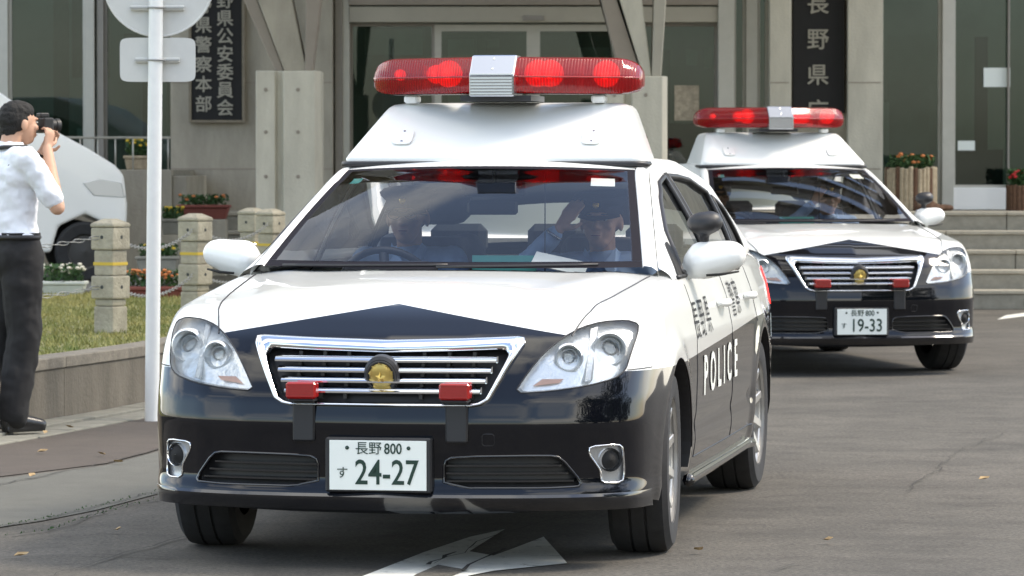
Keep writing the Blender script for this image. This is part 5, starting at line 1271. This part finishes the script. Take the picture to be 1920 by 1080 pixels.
def trim(me, z, above):
    bm = bmesh.new(); bm.from_mesh(me)
    bmesh.ops.bisect_plane(bm, geom=bm.verts[:]+bm.edges[:]+bm.faces[:], plane_co=(0, 0, z), plane_no=(0, 0, 1), clear_inner=above, clear_outer=not above)
    bm.to_mesh(me); bm.free(); return me
def photographer():
    t = thing('person', 'man in white short sleeved shirt and black trousers holding a camera to his eye', 'person', (-2.53, 20.3, .026), math.radians(127))
    t.scale = (.99,)*3
    R = Euler((.0, 0, .0)).to_matrix(); hc = (0, -.035, 1.575)
    ra = ((-.185, .02, 1.395), (-.245, -.115, 1.145), (-.088, -.150, 1.445)); la = ((.185, .02, 1.395), (.225, -.14, 1.155), (.035, -.19, 1.425))
    def torso(mb, g):
        capsule(mb, (-.06, .01, .94), (.06, .01, .94), .125+g, .125+g, 18, .9, (0, 1, 0)); capsule(mb, (0, .01, 1.0), (0, .02, 1.26), .130+g, .150+g, 20, .82, (0, 1, 0))
        capsule(mb, (-.08, .025, 1.31), (.08, .025, 1.31), .095+g, .095+g, 16); capsule(mb, (-.165, .03, 1.385), (.165, .03, 1.385), .058+g, .058+g, 16); capsule(mb, (0, .03, 1.37), (0, .022, 1.43), .085+g, .06+g, 14)
    def legs(mb, g):
        for s, fy in ((-1, .05), (1, .15)):
            capsule(mb, (s*.085, .0, .90), (s*.10, -.02+fy*.4, .48), .092+g, .062+g*1.1); capsule(mb, (s*.10, -.02+fy*.4, .48), (s*.11, .02+fy, .09), .062+g*1.1, .042+g*1.5)
    mb = MB(); torso(mb, -.008); legs(mb, -.008)
    for s, fy in ((-1, .05), (1, .15)): capsule(mb, (s*.11, .03+fy, .05), (s*.12, -.13+fy, .035), .036, .028)
    capsule(mb, (0, .03, 1.42), (0, .0, 1.53), .055, .053); head(mb, hc, R)
    for A in (ra, la): capsule(mb, A[0], A[1], .052, .040); capsule(mb, A[1], A[2], .040, .026)
    hand(mb, ra[2], (.10, -.25, .9), (-.9, -.2, .0), (.3, -.9, 0), .75); hand(mb, la[2], (-.2, -.4, .7), (.8, -.4, -.2), (-.3, -.9, 0), .5)
    link('body', remesh(mb, .0058, 3), M_['skin'], t, True)
    sh = MB(); torso(sh, .012)
    for A in (ra, la): capsule(sh, A[0], Vector(A[0]).lerp(Vector(A[1]), .80), .060, .061)
    capsule(sh, (0, .012, .97), (0, .012, 1.15), .155, .148, 18, .86, (0, 1, 0))
    link('shirt', trim(remesh(sh, .010, 3, noise=.022, nscale=.05), 1.0, True), M_['shirtw'], t, True)
    c_ = MB().lathe([(.060, 1.445), (.063, 1.475), (.066, 1.478), (.080, 1.440)], 24, Matrix.Translation((0, .018, 0))); c_.build('collar', M_['shirtw'], t, smooth=True)
    tr = MB(); legs(tr, .026); capsule(tr, (-.07, .012, .88), (.07, .012, .88), .132, .132, 18, .95, (0, 1, 0)); capsule(tr, (-.05, .012, 1.0), (.05, .012, 1.0), .128, .128, 18, .95, (0, 1, 0))
    link('trousers', trim(remesh(tr, .010, 3, noise=.03, nscale=.12), 1.015, False), M_['trous'], t, True)
    MB().tube([(.180*math.cos(a), .012+.124*math.sin(a), .992) for a in [k*PI/14 for k in range(28)]], .014, 6, closed=True).build('belt', M_['black'], t, smooth=True)
    for s, fy in ((-1, .05), (1, .15)):
        m = MB(); capsule(m, (s*.11, .045+fy, .050), (s*.11, .0+fy, .062), .048, .050, 14); capsule(m, (s*.11, .0+fy, .055), (s*.122, -.135+fy, .032), .045, .032, 14); m.box((s*.115-.036, -.15+fy, .0), (s*.115+.036, .075+fy, .022)); link('shoe', remesh(m, .007, 4), M_['shoe'], t, True)
    hr = MB(); C0 = Vector(hc)
    hr.ell(C0+Vector((0, .030, .020)), (.083, .086, .080), None, 20, 14); hr.ell(C0+Vector((0, .012, .056)), (.079, .092, .062), None, 20, 14); hr.ell(C0+Vector((0, .060, -.028)), (.062, .045, .05), None, 14, 10)
    link('hair', remesh(hr, .006, 1, noise=.012, nscale=.02), M_['hair'], t, True)
    face_bits(t, hc, R)
    st_ = MB(); st_.tube([(-.085, -.12, 1.40), (-.095, -.02, 1.455), (-.06, .085, 1.452), (0, .105, 1.445), (.06, .085, 1.452), (.095, -.02, 1.455), (.085, -.12, 1.40)], .011, 6); st_.build('neck_strap', M_['strap'], t, smooth=True)
    ls = MB(); ls.tube([(-.13, .095, 1.36), (-.06, .125, 1.33), (.0, .132, 1.325), (.06, .125, 1.33), (.14, .09, 1.36)], .006, 6); ls.build('lanyard', M_['strap'], t, smooth=True)
    bx_ = MB().box((-.13, .128, .905), (-.03, .142, .925), Matrix.Rotation(.10, 4, 'Y')); bx_.build('paper_in_pocket', M_['paper'], t)
    return t, hc
ph, hc = photographer()
cm = thing('camera', 'black camera with a short lens held up by the photographer', 'camera', (0, 0, 0)); cm.matrix_world = Matrix.Identity(4)
Mp = Matrix.Translation((-2.53, 20.3, .026))@Matrix.Scale(.99, 4)@Matrix.Rotation(math.radians(127), 4, 'Z')@Matrix.Translation((-.0, -.175, 1.565))
cm.location = Mp.translation; cm.scale = (.88,)*3; cm.rotation_euler = (0, 0, math.radians(127))
MB().box((-.070, -.035, -.045), (.070, .030, .045)).build('camera_body', M_['camblk'], cm, bevel=.01, seg=2)
MB().box((-.028, -.03, .045), (.028, .03, .072)).build('viewfinder_hump', M_['camblk'], cm, bevel=.006)
MB().lathe([(.034, 0), (.036, .05), (.040, .05), (.040, .075), (.034, .078), (.030, .06), (.001, .06)], 28, Matrix.Translation((0, -.03, 0))@Matrix.Rotation(PI/2, 4, 'X')).build('camera_lens', M_['camblk'], cm, auto=True)

# ------------------------------------------------------------------ trees across the road (seen only as reflections in the paint)
def tree_proto(seed):
    rnd = random.Random(seed); t = thing('street_tree', 'x', 'tree', (0, 0, 0), 0, 'trees across the road')
    tk = MB(); tk.tube([(0, 0, 0), (.05, 0, 1.5), (-.05, .1, 3), (0, 0, 5)], [.22, .17, .13, .06], 10)
    for k in range(6):
        a = k*1.05; tk.tube([(0, 0, 2.2+.3*k), (.8*math.cos(a), .8*math.sin(a), 3.2+.4*k), (1.7*math.cos(a), 1.7*math.sin(a), 4.0+.4*k)], [.08, .05, .02], 6)
    tk.build('trunk', M_['bark'], t, smooth=True)
    cr_ = MB()
    cl = [(rnd.gauss(0, 1.1), rnd.gauss(0, 1.1), rnd.uniform(1.2, 7.0), rnd.uniform(.8, 1.5)) for _ in range(30)]
    for x, y, z, r in cl:
        for _ in range(260):
            v = Vector((rnd.gauss(0, 1), rnd.gauss(0, 1), rnd.gauss(0, 1))).normalized()*r*rnd.uniform(.5, 1.05); p = Vector((x, y, z))+v
            Rr = Euler((rnd.uniform(0, 6), rnd.uniform(0, 6), rnd.uniform(0, 6))).to_matrix(); s_ = rnd.uniform(.08, .15)
            cr_.add([p+Rr@Vector(q)*s_ for q in [(-1, 0, 0), (0, -.6, 0), (1, 0, 0), (0, .6, 0)]], [(0, 1, 2, 3)])
    cr_.build('crown', M_['leafd'], t); return t
tp_ = tree_proto(5)
for k, (x, y, sc_, la) in enumerate([(23, -8, 1.0, 'nearest tree behind the viewpoint, on its right'), (28, -3, 1.15, 'second tree to the right across the road'), (32, -12, .9, 'third tree to the right across the road'), (34, 3, 1.2, 'farthest right tree across the road')]):
    q = tp_ if k == 0 else copy_tree(tp_); q.location = (x, y, 0); q.scale = (sc_*2.1,)*3; q.rotation_euler = (0, 0, k*1.3); q['label'] = la
